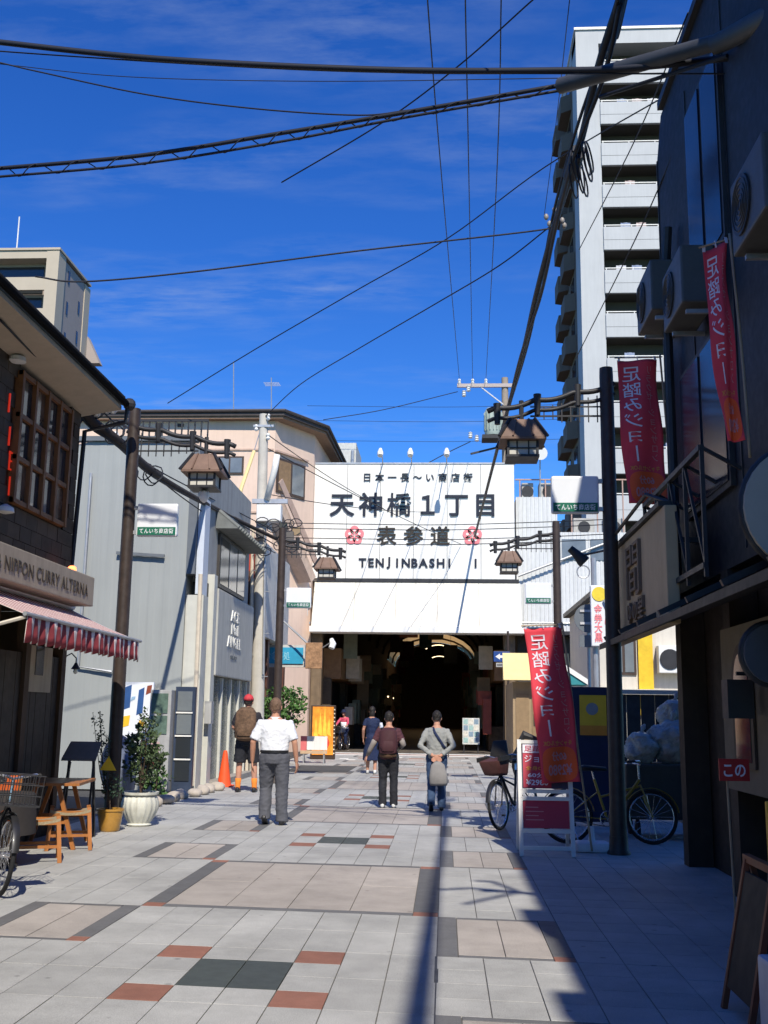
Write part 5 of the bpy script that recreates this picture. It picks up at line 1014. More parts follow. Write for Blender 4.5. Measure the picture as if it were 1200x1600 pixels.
# ---------------------------------------------------------------- right: things beyond the navy building
ph = thing('pale_house', 'pale sunlit house with yellow panel and air conditioner behind the navy board', 'house', (8, 33, 0))
PHW = M('pale_cream_wall', (.60,.56,.48), .8, var=.05, streak=.2)
part('wall', MB().box(4.3, 13, 30, 37, 0, 4.9), PHW, ph, True); part('roof_slab', MB().box(4.1, 13.2, 29.7, 37.2, 4.91, 5.05), DKMET, ph, True)
for x0, x1, z0, z1 in ((4.6, 5.3, 2.7, 4.2), (7.6, 8.6, 2.6, 4.2)): window(ph, x0, x1, z0, z1, 30.0)
part('yellow_panel', MB().box(5.35, 5.75, 29.9, 29.99, 1.6, 4.4), M('bright_yellow_panel', (.72,.48,.03), .5), ph, True)
ac = part('wall_unit', MB().box(5.85, 6.75, 29.6, 29.98, 2.75, 3.5), M('white_enamel', (.7,.7,.7)), ph, True, bevel=.02); part('fan_guard', MB().tube([(6.15, 29.59, 3.12), (6.15, 29.57, 3.12)], .28, 18), DKMET, ac, True)
part('pipe', MB().tube([(7.0, 29.9, 1.5), (7.0, 29.9, 4.7)], .06, 8), STEEL, ph, True)
part('ledge', MB().box(4.3, 13, 29.55, 29.99, 2.15, 2.3), PHW, ph, True)
ta = thing('teal_awning', 'small teal and white peaked awning in front of the pale house', 'awning', (4.1, 28, 2.4))
p0, p1, p2 = atY(876, 1040, 28), atY(922, 1070, 28), atY(880, 1068, 28)
part('canvas', MB().prism([p0, p1, Vector((p0.x, 28, p1.z))], (0, 1.4, 0)), M('teal_canvas', (.03,.22,.24), .7, var=.1), ta, True)
part('white_edge', MB().bar(p0 + Vector((0,-.02,.03)), p1 + Vector((0,-.02,.03)), .04, .12), WHITE, ta, True); part('post', MB().tube([(p1.x-.05, 28.0, 0), (p1.x-.05, 28.0, p1.z)], .03, 6), STEEL, ta, True); part('post', MB().tube([(p1.x-.05, 29.3, 0), (p1.x-.05, 29.3, p1.z)], .03, 6), STEEL, ta, True)
nvb = thing('navy_board', 'tall navy board carrying a yellow poster behind the parked bikes', 'board', (2.15, 16, 0))
part('board', MB().box(1.78, 2.52, 16.0, 16.08, .05, 1.98), M('navy_board_paint', (.012,.018,.055), .5, var=.15), nvb, True, bevel=.01)
ps = part('poster', MB().box(1.98, 2.37, 15.98, 15.998, 1.28, 1.86), M('yellow_poster', (.70,.45,.03), .5, var=.08), nvb, True)
part('poster_band', MB().box(1.98, 2.37, 15.974, 15.979, 1.28, 1.42), M('orange_band', (.65,.25,.03), .5, var=.1), ps, True); part('poster_mark', MB().tube([(2.16, 15.978, 1.66), (2.16, 15.972, 1.66)], .09, 14), M('grey_print', (.22,.24,.25), .5), ps, True)
for x in (1.85, 2.45): part('foot', MB().box(x-.03, x+.03, 15.85, 16.25, 0, .05), DKMET, nvb, True)
lw = thing('low_dark_fence', 'low dark fence with pale top rail across the side lot', 'fence', (3.4, 17, 0))
for i in range(9): part('plank', MB().box(2.62+i*.22, 2.83+i*.22, 17.0, 17.04, .05, 1.9), M('dark_fence_plank', (.045,.04,.04), .7, var=.3), lw, True)
part('top_rail', MB().box(2.58, 4.7, 16.96, 17.08, 1.905, 1.97), M('pale_rail', (.5,.47,.42), .6), lw, True)
for x in (2.62, 4.6): part('post', MB().box(x-.04, x+.04, 17.04, 17.12, 0, 1.9), DKMET, lw, True)
vsn = thing('post_sign', 'white vertical sign with pink lettering and yellow disc on a steel post', 'sign', (3.05, 22.2, 0))
a, c = atY(922, 915, 22), atY(954, 1010, 22); xc = (a.x+c.x)/2
part('post', MB().tube([(a.x+.1, 22.15, 0), (a.x+.1, 22.15, a.z+.6)], .055, 8), STEEL, vsn, True)
sb = part('sign_box', MB().box(a.x, c.x, 21.95, 22.08, c.z, a.z), M('sign_box_white', (.72,.74,.76)), vsn, True, bevel=.02)
part('yellow_disc', MB().tube([(xc-.02, 21.945, a.z-.18), (xc-.02, 21.935, a.z-.18)], .15, 18), M('yellow_disc', (.75,.58,.05), .5), sb, True)
part('lettering', tmesh('white', face((xc-.05, 21.94, a.z-.78), (1,0,0), (0,0,1)) @ fit('white', .17, .78)), PLUM, sb, True); part('lettering', tmesh('white2', face((xc+.13, 21.94, a.z-.92), (1,0,0), (0,0,1)) @ fit('white2', .1, .45)), PLUM, sb, True)
part('brace', MB().bar((c.x-.12, 21.9, a.z-.3), (c.x+.12, 21.9, a.z-.85), .05, .05), STEEL, vsn, True); part('ring_bracket', MB().tube([(a.x-.12 + .13*math.cos(t), 22.1, a.z+.3 + .13*math.sin(t)) for t in [2*math.pi*q/16 for q in range(16)]], .015, 5, closed=True), STEEL, vsn, True)
a, c = atY(905, 945, 22.4), atY(927, 995, 22.4); p = Vector(((a.x+c.x)/2+.05, 22.4, (a.z+c.z)/2))
rs = thing('round_road_sign', 'back of a grey round road sign with a small plate under it', 'road sign', (p.x+.1, 22.5, 0))
part('disc', MB().tube([(p.x, 22.4, p.z+.05), (p.x, 22.42, p.z+.05)], .3, 24), M('sign_back_grey', (.13,.15,.17), .5, var=.1), rs, True, smooth=40)
part('plate', MB().box(p.x-.2, p.x+.2, 22.39, 22.41, p.z-.55, p.z-.3), _mats['sign_back_grey'], rs, True); part('post', MB().tube([(p.x, 22.47, 0), (p.x, 22.47, p.z+.3)], .035, 8), STEEL, rs, True)
for dz in (-.08, .18): part('clamp', MB().box(p.x-.18, p.x+.18, 22.37, 22.399, p.z+dz, p.z+dz+.05), M('pale_stripe', (.5,.5,.5), .5), rs, True)
p = atY(902, 868, 14.5); fl = thing('floodlight', 'black floodlight on a thin bracket reaching from the lamp post', 'floodlight', (p.x, 14.5, p.z-.1))
part('housing', MB().loft([p + Vector((-.1,0,.1)), p + Vector((-.02,0,.03)), p + Vector((.07,-.02,-.07)), p + Vector((.1,-.02,-.1))], [.05,.06,.09,.09], 12), DKMET, fl, True, smooth=40); part('bracket', MB().tube([p + Vector((.05,.02,.0)), (p.x+.45, 13.6, p.z-.02), (2.02, 12.92, p.z)], .015, 6), DKMET, fl, True)

# ---------------------------------------------------------------- banners
CRIM = M('crimson_banner_cloth', (.64,.052,.075), .8, var=.08, scale=3, bump=.1, bscale=14); ORC = M('orange_print', (.78,.10,.02), .7, var=.06); WHP = M('white_print', (.68,.64,.70), .7, var=0); GOLD = M('gold_print', (.6,.28,.04), .7, var=0); FADE = M('faded_pink_print', (.55,.22,.22), .7, var=0)
def banner(lbl, TL, TR, BL, BR, Ys, pole, bow, cat='banner', base=None):
    tl, tr, bl, br = [atY(x, y, Ys + d) for (x, y, d) in (TL, TR, BL, BR)]
    def cl(u, v):
        p = tl.lerp(tr, u).lerp(bl.lerp(br, u), v); s = math.sin(v*math.pi); return p + Vector((bow*s + .012*math.sin(v*9+u*3), .035*math.sin(u*math.pi*2 + v*4) + .03*math.sin(v*11), 0))
    t = thing('banner_flag', lbl, cat, (base or (bl+br)/2), 0, 'crimson massage banners')
    part('cloth', MB().sheet(cl, 14, 40, (0, .002, 0)), CRIM, t, True, smooth=True)
    def tx(key, u0, u1, v0, v1, ma, nm, off=.005):
        a_, b_, c_, d_ = tsize(key)
        f_ = lambda q: Vector(cl(u1 - (q.x-a_)/(b_-a_)*(u1-u0), v1 - (q.y-c_)/(d_-c_)*(v1-v0))) + Vector((0, -off, 0))    # seen from behind: mirrored
        part(nm, tmesh(key, None, fn=f_), ma, t, True)
    def bl_(uc, vc, ru, rv, ma):
        mb = MB(); rg = [Vector(cl(uc + k_/8*ru*math.copysign(abs(math.cos(a))**.6, math.cos(a)), min(.995, vc + k_/8*rv*math.copysign(abs(math.sin(a))**.6, math.sin(a))))) - Vector((0,.0035,0)) for k_ in range(1, 9) for a in [2*math.pi*q/32 for q in range(32)]]
        mb.add(rg, [[k_*32+i, k_*32+(i+1) % 32, k_*32+32+(i+1) % 32, k_*32+32+i] for k_ in range(7) for i in range(32)] + [list(range(32))])
        part('orange_patch', mb, ma, t, True)
    bl_(.52, .885, .46, .11, ORC)
    for i, ch in enumerate('足踏みジョ丨'):
        a_, b_, c_, d_ = tsize('ban'+ch); vc = .095 + .112*i; hw = (b_-a_)/.92*.23; hh = (d_-c_)/.92*.052
        tx('ban'+ch, .33-hw, .33+hw, vc-hh, vc+hh, WHP, 'letter')
    tx('ban2', .70, .86, .05, .70, FADE, 'side_lettering'); tx('banOK', .12, .88, .735, .77, GOLD, 'line_lettering'); tx('ban60', .3, .72, .805, .865, FADE, 'price_lettering', .008); tx('banY', .2, .85, .885, .955, FADE, 'price_lettering', .008)
    pts = [atY(x, y, Ys + d) for x, y, d in pole]
    pp = part('pole', MB().tube(smoothpath(pts), .012, 8), M('tan_pole', (.35,.26,.17), .5), t, True, smooth=True)
    part('cross_rod', MB().tube([tl + Vector((-.03,0,.03)), tr + Vector((.03,0,.03))], .008, 6), _mats['tan_pole'], pp, True)
    for u in (.05, .5, .95): part('loop', MB().bar(Vector(cl(u, 0)) + Vector((0,0,-.01)), tl.lerp(tr, u) + Vector((0,0,.045)), .025, .006), WHP, pp, True)
    return t
bp = gnd(925, 1330)
b1_ = banner('crimson banner on a leaning pole with white base beside the sandwich board', (818, 982, 0), (877, 980, .03), (845, 1224, -.1), (907, 1221, -.06), 12.6, [(925, 1330, .12), (915, 1255, .1), (903, 1170, .06), (890, 1060, .04), (878, 972, .03)], 0.02, base=Vector((bp.x, bp.y, 0)))
part('water_base', MB().box(bp.x-.2, bp.x+.2, bp.y-.16, bp.y+.16, 0, .11), M('white_plastic', (.6,.62,.66), .45, var=.08), b1_, True, bevel=.035); part('base_neck', MB().lathe([(.05,.1),(.035,.16),(.03,.28)], (bp.x, bp.y, 0), 12), M('white_plastic', (.6,.62,.66)), b1_, True)
banner('crimson banner hung high between the lamp post and the navy building', (964, 563, 0), (1026, 562, -.1), (981, 788, 0), (1046, 788, -.1), 12.3, [(1052, 830, -.1), (1044, 700, -.1), (1031, 553, -.1)], -.01)
banner('crimson banner hung on the navy building below the air conditioners', (1098, 392, 0), (1136, 378, -.15), (1133, 692, 0), (1163, 690, -.15), 8.5, [(1172, 715, -.15), (1160, 560, -.15), (1140, 365, -.15)], -.01)
# sandwich board
A0, A1 = gnd(818, 1338), gnd(892, 1338); sbd = thing('sandwich_board', 'white framed sandwich board with two red massage price panels', 'sandwich board', ((A0.x+A1.x)/2, A0.y+.25, 0))
WF = M('white_board_frame', (.66,.65,.62), .5, var=.06, dirt=.15); PR = M('crimson_panel_print', (.42,.025,.05), .45, var=.08); Hs = 1.27; dy = .28; x0, x1, y0 = A0.x-.02, A1.x+.02, A0.y
def sp(u, z, off=0): return Vector((x0 + (x1-x0)*u, y0 + dy*z/Hs - off, z))
for u in (0, 1):
    part('front_leg', MB().bar(sp(u, 0), sp(u, Hs), .045, .045, (0,1,0)), WF, sbd, True); b_ = sp(u, 0); part('rear_leg', MB().bar((b_.x, y0+2*dy+.03, 0), (b_.x, y0+dy+.03, Hs), .04, .04, (0,1,0)), WF, sbd, True)
for z in (.09, .27, .62, .70, 1.25): part('rail', MB().bar(sp(0, z), sp(1, z), .04, .045, (0,1,0)), WF, sbd, True)
def pan(z0, z1, ma, nm, u0=.05, u1=.95, off=.0): q = [sp(u0, z0, off), sp(u1, z0, off), sp(u1, z1, off), sp(u0, z1, off)]; return part(nm, MB().prism(q, (0, .02, 0)), ma, sbd, True)
pan(.30, .60, PR, 'lower_panel'); pu = pan(.73, 1.23, M('navy_red_panel', (.05,.03,.06), .45, var=.2), 'upper_panel'); pan(.74, 1.12, PR, 'upper_print', .07, .62, .006); pan(1.125, 1.225, WHP, 'upper_header', .07, .62, .006)
def stx(key, u0, u1, z0, z1, ma): part('lettering', tmesh(key, face((sp((u0+u1)/2, (z0+z1)/2, .012)), (1,0,0), (0, dy/Hs, 1)) @ fit(key, (u1-u0)*(x1-x0), z1-z0)), ma, sbd, True)
stx('ab1', .1, .58, 1.14, 1.21, PR); stx('ab2', .1, .58, 1.02, 1.1, WHP); stx('ab3', .12, .55, .93, .98, GOLD); stx('ban60', .16, .5, .85, .905, WHP); stx('banY', .12, .56, .765, .83, WHP)
part('side_hook', MB().loft([sp(0, 1.24) + Vector((.0,.02,0)), sp(0,1.33)+Vector((.06,0,0)), sp(0,1.28)+Vector((.22,0,0))], [.02,.05,.02], 8), DKMET, sbd, True)
for i in range(4): part('print_line', MB().prism([sp(.1, .52-i*.045, .004), sp(.35+.1*(i % 2), .52-i*.045, .004), sp(.35+.1*(i % 2), .53-i*.045, .004), sp(.1, .53-i*.045, .004)], (0,.002,0)), FADE, sbd, True)

# ---------------------------------------------------------------- bicycles
TYRE = M('tyre_rubber', (.015,.015,.016), .8, var=.1); CHR = M('chrome', (.6,.6,.62), .25, metal=.9, var=.05); SAD = M('black_saddle', (.018,.017,.016), .5, var=.1)
def bicycle(lbl, loc, rz, fm, lean=0, basket=False, childseat=False, guards=True):
    t = thing('bicycle', lbl, 'bicycle', loc, rz, 'bicycles'); r = .31
    L4 = Matrix.Rotation(R_(lean), 4, 'Y')
    def P(nm, mb, ma, par=t, **k): return part(nm, mb.rot(L4), ma, par, **k)
    for wy in (-.53, .53):
        w_ = P('wheel', MB().tube([(0, wy + r*math.cos(a), r+.02 + r*math.sin(a)) for a in [2*math.pi*q/36 for q in range(36)]], .02, 8, closed=True), TYRE, smooth=True)
        P('rim', MB().tube([(0, wy + (r-.03)*math.cos(a), r+.02 + (r-.03)*math.sin(a)) for a in [2*math.pi*q/36 for q in range(36)]], .011, 6, closed=True), CHR, w_, smooth=True)
        P('hub', MB().tube([(-.04, wy, r+.02), (.04, wy, r+.02)], .022, 10), CHR, w_)
        for q in range(18):
            a = 2*math.pi*q/18; P('spoke', MB().tube([(.02*(-1)**q, wy, r+.02), (0, wy + (r-.035)*math.cos(a), r+.02 + (r-.035)*math.sin(a))], .0022, 4), CHR, w_)
        if guards: P('mudguard', MB().tube([(0, wy + (r+.04)*math.cos(a), r+.02 + (r+.04)*math.sin(a)) for a in [math.pi*(.05 + .75*q/12) for q in range(13)]], [(.03,.006)]*13, 8, side=(1,0,0)), fm, smooth=40)
    fr = P('frame', MB().tube([(0,.40,.78), (0,.05,.34), (0,-.03,.30)], .02, 10).tube([(0,-.03,.30), (0,-.17,.78)], .017, 10).tube([(0,.395,.70), (0,-.12,.56)], .015, 8), fm, smooth=40)
    for s in (-1, 1): P('stay', MB().tube([(0,-.14,.62), (s*.05,-.53,.33), (s*.03,-.05,.30)], .009, 6), fm, fr, smooth=40); P('fork', MB().tube([(0,.41,.72), (s*.05,.44,.6), (s*.05,.53,.33)], .011, 6), fm, smooth=40)
    P('handlebar', MB().tube([(-.27,.22,.98), (-.2,.36,1.0), (-.06,.42,.97), (0,.40,.95), (.06,.42,.97), (.2,.36,1.0), (.27,.22,.98)], .012, 8), CHR, smooth=True); P('stem', MB().tube([(0,.40,.76), (0,.395,.96)], .014, 8), CHR)
    for s in (-1, 1): P('grip', MB().tube([(s*.275,.19,.978), (s*.25,.29,.992)], .018, 8), SAD)
    P('seat_post', MB().tube([(0,-.165,.76), (0,-.19,.88)], .013, 8), CHR); P('saddle', MB().loft([(0,-.36,.90), (0,-.30,.915), (0,-.18,.91), (0,-.02,.905), (0,0,.89)], [(.05,.03), (.1,.04), (.085,.035), (.028,.025), (.012,.01)], 12, side=(1,0,0)), SAD, smooth=True)
    ch = P('chainring', MB().tube([(.05, -.03 + .095*math.cos(a), .30 + .095*math.sin(a)) for a in [2*math.pi*q/24 for q in range(24)]], .006, 6, closed=True), CHR, smooth=True)
    for q in range(5): a = 2*math.pi*q/5; P('spider_arm', MB().bar((.05,-.03,.30), (.05,-.03+.09*math.cos(a),.30+.09*math.sin(a)), .006, .014), CHR, ch)
    P('crank', MB().bar((.065,-.03,.30), (.065,.08,.17), .012, .02), CHR, ch); P('pedal', MB().box(.07,.15,.05,.12,.16,.185), SAD, ch); P('chain', MB().tube([(.05,-.53,.37), (.05,-.03,.40), (.05,.06,.30), (.05,-.03,.205), (.05,-.53,.29)], .005, 4), DKMET)
    P('kickstand', MB().tube([(.05,-.5,.3), (.14,-.42,.015)], .009, 6), CHR)
    if basket:
        bk = P('basket', MB().box(-.18,.18,.46,.72,.74,.755), DKMET)
        for i in range(9): x = -.18+.045*i; P('wire', MB().tube([(x,.46,1.0), (x,.46,.75), (x,.72,.75), (x,.75,1.0)], .004, 4), DKMET, bk)
        for z in (.83,.92,1.0): d = (z-.75)*.12; P('hoop', MB().tube([(-.18-d*.3,.46,z), (.18+d*.3,.46,z), (.18+d*.3,.72+d,z), (-.18-d*.3,.72+d,z)], .005, 4, closed=True), DKMET, bk)
    if childseat:
        P('front_seat', MB().add([(-.13,.40,.72),(.13,.40,.72),(.12,.66,.74),(-.12,.66,.74),(-.17,.36,.98),(.17,.36,.98),(.16,.74,.93),(-.16,.74,.93)], [[3,2,1,0],[4,5,6,7],[0,1,5,4],[1,2,6,5],[2,3,7,6],[3,0,4,7]]), M('red_brown_cover', (.075,.028,.024), .6, var=.3), bevel=.03, smooth=50); P('head_rest', MB().add([(-.14,.34,.98),(.14,.34,.98),(.14,.40,.98),(-.14,.40,.98),(-.1,.27,1.2),(.1,.27,1.2),(.1,.32,1.21),(-.1,.32,1.21)], [[3,2,1,0],[4,5,6,7],[0,1,5,4],[1,2,6,5],[2,3,7,6],[3,0,4,7]]), SAD, bevel=.02, smooth=50); P('seat_wing', MB().bar((-.17,.38,.97), (-.16,.72,.95), .05, .06), SAD); P('seat_wing', MB().bar((.17,.38,.97), (.16,.72,.95), .05, .06), SAD)
        P('rear_bag', MB().loft([(0,-.5,.68), (0,-.52,.82), (0,-.52,1.0), (0,-.5,1.1)], [(.16,.15), (.2,.17), (.18,.15), (.1,.08)], 12, side=(1,0,0)), SAD, smooth=40)
    return t
YEL = M('yellow_bike_paint', (.30,.19,.015), .4, var=.1, coat=.3); BLK = M('black_bike_paint', (.02,.02,.022), .4, var=.1, coat=.3); BRN = M('brown_bike_paint', (.10,.05,.03), .5, var=.1)
bicycle('yellow framed bicycle parked in the shade behind the banner base', (2.05, 13.75, 0), R_(-86), YEL, -6)
p = gnd(775, 1297); bicycle('black bicycle with red brown child seat parked behind the sandwich board', (p.x+.3, p.y+.45, 0), R_(153), BLK, 5, childseat=True)
bicycle('dark bicycle parked by the wooden stools of the curry shop', (-4.05, 9.55, 0), R_(215), BLK, -5, basket=True)
p = gnd(548, 1168); cycl = (p.x, 46.2); bicycle('bicycle ridden out of the arcade with a loaded front basket', (cycl[0], 46.0, 0), R_(168), BRN, 0, basket=True, guards=False)

# ---------------------------------------------------------------- curry shop furniture
OW = M('orange_varnished_wood', (.34,.13,.035), .45, var=.2, scale=7, stretch=(1,1,.2)); WOV = M('woven_seat', (.30,.24,.15), .9, var=.2, scale=40, bump=.5, bscale=90)
def stool(lbl, loc, rz):
    t = thing('wooden_stool', lbl, 'stool', loc, rz, 'wooden stools before the curry shop')
    part('seat', MB().sheet(lambda u, v: (-.22+.44*u, -.17+.34*v, .44 - .035*math.sin(u*math.pi)), 8, 4, (0,0,-.03)), WOV, t, smooth=30)
    for a, b in ((-1,-1),(1,-1),(1,1),(-1,1)): part('leg', MB().bar((a*.20, b*.14, .46), (a*.235, b*.2, 0), .042, .042), OW, t)
    for b in (-1, 1): part('rail', MB().bar((-.21, b*.155, .40), (.21, b*.155, .40), .028, .05), OW, t); part('stretcher', MB().bar((-.215, b*.18, .16), (.215, b*.18, .16), .025, .03), OW, t)
    for a in (-1, 1): part('side_rail', MB().bar((a*.21, -.16, .41), (a*.21, .16, .41), .028, .04), OW, t)
p = gnd(112, 1330); stool('woven seat wooden stool beside the trestle table', (p.x-.12, p.y+.22, 0), R_(20)); p = gnd(58, 1350); stool('woven seat wooden stool next to the parked bicycle', (p.x-.1, p.y+.2, 0), R_(22))
tt_ = thing('trestle_table', 'orange wood trestle table before the curry shop', 'table', (-4.55, 12.5, 0), R_(8))
for i in range(4): part('top_plank', MB().box(-.38+i*.19, -.2+i*.19, -.5, .5, .70, .73), OW, tt_)
for b in (-.4, .4):
    for a in (-1, 1): part('leg', MB().bar((a*.12, b, .70), (a*.33, b, 0), .045, .045), OW, tt_)
    part('cross_bar', MB().bar((-.24, b, .3), (.24, b, .3), .03, .04), OW, tt_)
def chair(lbl, loc, rz):
    t = thing('wooden_chair', lbl, 'chair', loc, rz, 'wooden chairs before the curry shop')
    part('seat', MB().box(-.2,.2,-.2,.2,.42,.45), OW, t, bevel=.01)
    for a, b in ((-1,-1),(1,-1)): part('leg', MB().bar((a*.18, b*.17, .42), (a*.2, b*.2, 0), .035, .035), OW, t)
    for a in (-1, 1): part('back_leg', MB().bar((a*.18, .2, 0), (a*.17, .26, .88), .035, .035, (1,0,0)), OW, t)
    part('backrest', MB().box(-.17,.17,.225,.245,.58,.86), M('red_orange_back', (.5,.10,.02), .5, var=.2), t, bevel=.008)
chair('orange backed wooden chair nearest the shop corner post', (-4.72, 11.3, 0), R_(-150)); chair('orange backed wooden chair tucked behind the stools', (-4.7, 10.5, 0), R_(-170))
dt = thing('dark_table', 'dark cloth covered table among the stools', 'table', (-4.5, 10.75, 0)); part('cloth', MB().loft([(0,0,.32), (0,0,.6), (0,0,.70), (0,0,.715)], [(.40,.36), (.385,.35), (.37,.34), (.36,.33)], 20, side=(1,0,0)), M('dark_cloth', (.03,.026,.025), .85, var=.2), dt, smooth=30); part('pedestal', MB().lathe([(.25,0),(.24,.03),(.05,.06),(.05,.6)], (0,0,0), 14), DKMET, dt)
ms = thing('menu_stand', 'slanted grey menu stand on dark legs near the shop corner', 'menu stand', (-4.55, 13.35, 0))
part('panel', MB().prism([(-.22,-.12,.92), (.22,-.12,.92), (.2,.12,1.12), (-.2,.12,1.12)], (0,.02,.03)), M('grey_menu_board', (.2,.17,.14), .6, var=.2), ms)
for a in (-1, 1): part('leg', MB().bar((a*.15,0,1.0), (a*.2,.05,0), .03, .03), DKMET, ms); part('strut', MB().bar((a*.15,.02,.9), (a*.19,-.2,0), .025, .025), DKMET, ms)

# ---------------------------------------------------------------- plants
LEAF = [M('leaf_olive', (.055,.085,.035), .6, var=.3, rnd=.35), M('leaf_green', (.06,.13,.03), .55, var=.3, rnd=.4), M('leaf_dark', (.025,.05,.03), .6, var=.3, rnd=.3)]
def leaves(mb, rnd_, c, sc, n, size, shape):
    for i in range(n):
        while True:
            d = Vector((rnd_.uniform(-1,1), rnd_.uniform(-1,1), rnd_.uniform(-1,1)))
            if d.length < 1: break
        q = Vector(c) + Vector((d.x*sc[0], d.y*sc[1], d.z*sc[2]))
        if noise.noise(q*shape) < -.12: continue
        t = Vector((rnd_.gauss(0,1), rnd_.gauss(0,1), rnd_.gauss(.3,.8))).normalized(); s = t.cross(Vector((rnd_.gauss(0,1), rnd_.gauss(0,1), rnd_.gauss(0,1)))).normalized(); l = size*rnd_.uniform(.6,1.3); w_ = l*.34; nn_ = t.cross(s)*l*.12
        mb.add([q, q+t*l*.5+s*w_+nn_, q+t*l, q+t*l*.5-s*w_+nn_], [[0,1,2],[0,2,3]])
rp = random.Random(4)
pw = gnd(217, 1290); po = thing('potted_shrub', 'bushy olive green shrub in a white ribbed pot', 'potted plant', (pw.x, pw.y, 0))
mb = MB(); pf = [(.15,0),(.17,.02),(.15,.04),(.2,.12),(.245,.22),(.25,.30),(.225,.38),(.2,.40),(.245,.42),(.25,.45),(.22,.45),(.20,.40)]; n = 72
vs_ = []
for r, z in pf:
    for j in range(n): a = 2*math.pi*j/n; k_ = 1 + (.035*math.cos(18*a) if .05 < z < .39 else 0); vs_.append((r*k_*math.cos(a), r*k_*math.sin(a), z))
mb.add(vs_, [[i*n+j, i*n+(j+1)%n, (i+1)*n+(j+1)%n, (i+1)*n+j] for i in range(len(pf)-1) for j in range(n)] + [list(range(n))[::-1]])
part('pot', mb, M('white_glazed_pot', (.60,.60,.53), .5, var=.12, streak=.35), po, smooth=50); part('soil', MB().lathe([(.2,.38),(.2,.41)], (0,0,0), 20), M('soil', (.05,.035,.025), .95, var=.3), po)
for i in range(9):
    a = rp.uniform(0, 6.28); d = Vector((math.cos(a)*.22*rp.uniform(.3,1), math.sin(a)*.2*rp.uniform(.3,1), 0)); part('stem', MB().tube([(0,0,.4), tuple(d*.5+Vector((0,0,.8))), tuple(d+Vector((0,0,1.3+rp.uniform(-.2,.2))))], [.012,.008,.004], 6), M('bark', (.10,.07,.05), .9, var=.2), po)
mb = MB(); leaves(mb, rp, (.02,0,.95), (.30,.28,.42), 1500, .07, 5); leaves(mb, rp, (.06,0,1.35), (.14,.14,.28), 280, .06, 6); part('foliage', mb, LEAF[0], po, kind='stuff', normals=False)
po2 = thing('potted_plant', 'thin twiggy plant in an ochre brown glazed pot', 'potted plant', (-4.36, 14.05, 0))
part('pot', MB().lathe([(.11,0),(.13,.02),(.16,.2),(.165,.25),(.18,.26),(.18,.285),(.15,.285),(.145,.22)], (0,0,0), 28), M('ochre_glaze', (.42,.22,.04), .3, var=.25, scale=4, coat=.4), po2, smooth=40); part('soil', MB().lathe([(.14,.2),(.14,.24)], (0,0,0), 16), M('soil', (.05,.035,.025)), po2)
mb = MB()
for i in range(6):
    x = rp.uniform(-.3,.1); top = Vector((x, rp.uniform(-.1,.1), rp.uniform(1.2,1.6))); part('twig', MB().tube([(0,0,.2), (x*.6, 0, .75), tuple(top)], [.008,.006,.003], 5), M('bark', (.10,.07,.05)), po2)
    for k_ in range(34): u = rp.uniform(.3,1); q = Vector((0,0,.2)).lerp(top, u); leaves(mb, rp, q, (.035,.035,.03), 2, .035, .1)
leaves(mb, rp, (.02,0,.55), (.17,.15,.2), 160, .05, 5); part('foliage', mb, LEAF[2], po2, kind='stuff', normals=False)
p = Vector((-4.36, 14.0, 0)); tq_ = atY(169, 1194, p.y-.05); ts = thing('triangle_marker', 'small yellow triangle sign on a stake in the ochre pot', 'sign', (p.x-.03, p.y-.05, .22))
part('plate', MB().prism([(tq_.x-.11, p.y-.05, tq_.z-.08), (tq_.x+.11, p.y-.05, tq_.z-.08), (tq_.x, p.y-.05, tq_.z+.1)], (0,.012,0)), M('bright_yellow_panel', (.72,.48,.03)), ts, True); part('stake', MB().tube([(tq_.x, p.y-.03, .22), (tq_.x, p.y-.03, tq_.z)], .008, 6), DKMET, ts, True)
p = gnd(462, 1195); tr_ = thing('street_shrub', 'tall leafy green shrub beside the dark narrow shop', 'shrub', (p.x-.1, 29.5, 0)); 
part('pot', MB().lathe([(.2,0),(.26,.35),(.28,.36),(.28,.4),(.22,.4)], (0,0,0), 20), M('ochre_glaze', (.42,.22,.04)), tr_, smooth=40)
for i in range(7): a = rp.uniform(0,6.28); part('branch', MB().tube([(0,0,.35), (.2*math.cos(a), .2*math.sin(a), 1.0), (.5*math.cos(a), .45*math.sin(a), 1.9+rp.uniform(-.3,.3))], [.03,.018,.008], 6), M('bark', (.10,.07,.05)), tr_)
mb = MB(); leaves(mb, rp, (0,0,1.6), (.75,.6,.65), 1500, .13, 2.2); leaves(mb, rp, (.35,0,1.9), (.4,.35,.4), 350, .12, 3); part('foliage', mb, LEAF[1], tr_, kind='stuff', normals=False)
p = gnd(312, 1222); wd_ = thing('roadside_weed', 'low green weed growing at the foot of the grey building pier', 'weed', (p.x-.1, 20.6, 0))
mb = MB(); leaves(mb, rp, (0,0,.2), (.3,.2,.26), 260, .1, 4); part('leaves', mb, LEAF[1], wd_, kind='stuff', normals=False); part('stem', MB().tube([(0,0,0), (.03,0,.3)], .01, 5), M('bark', (.10,.07,.05)), wd_)

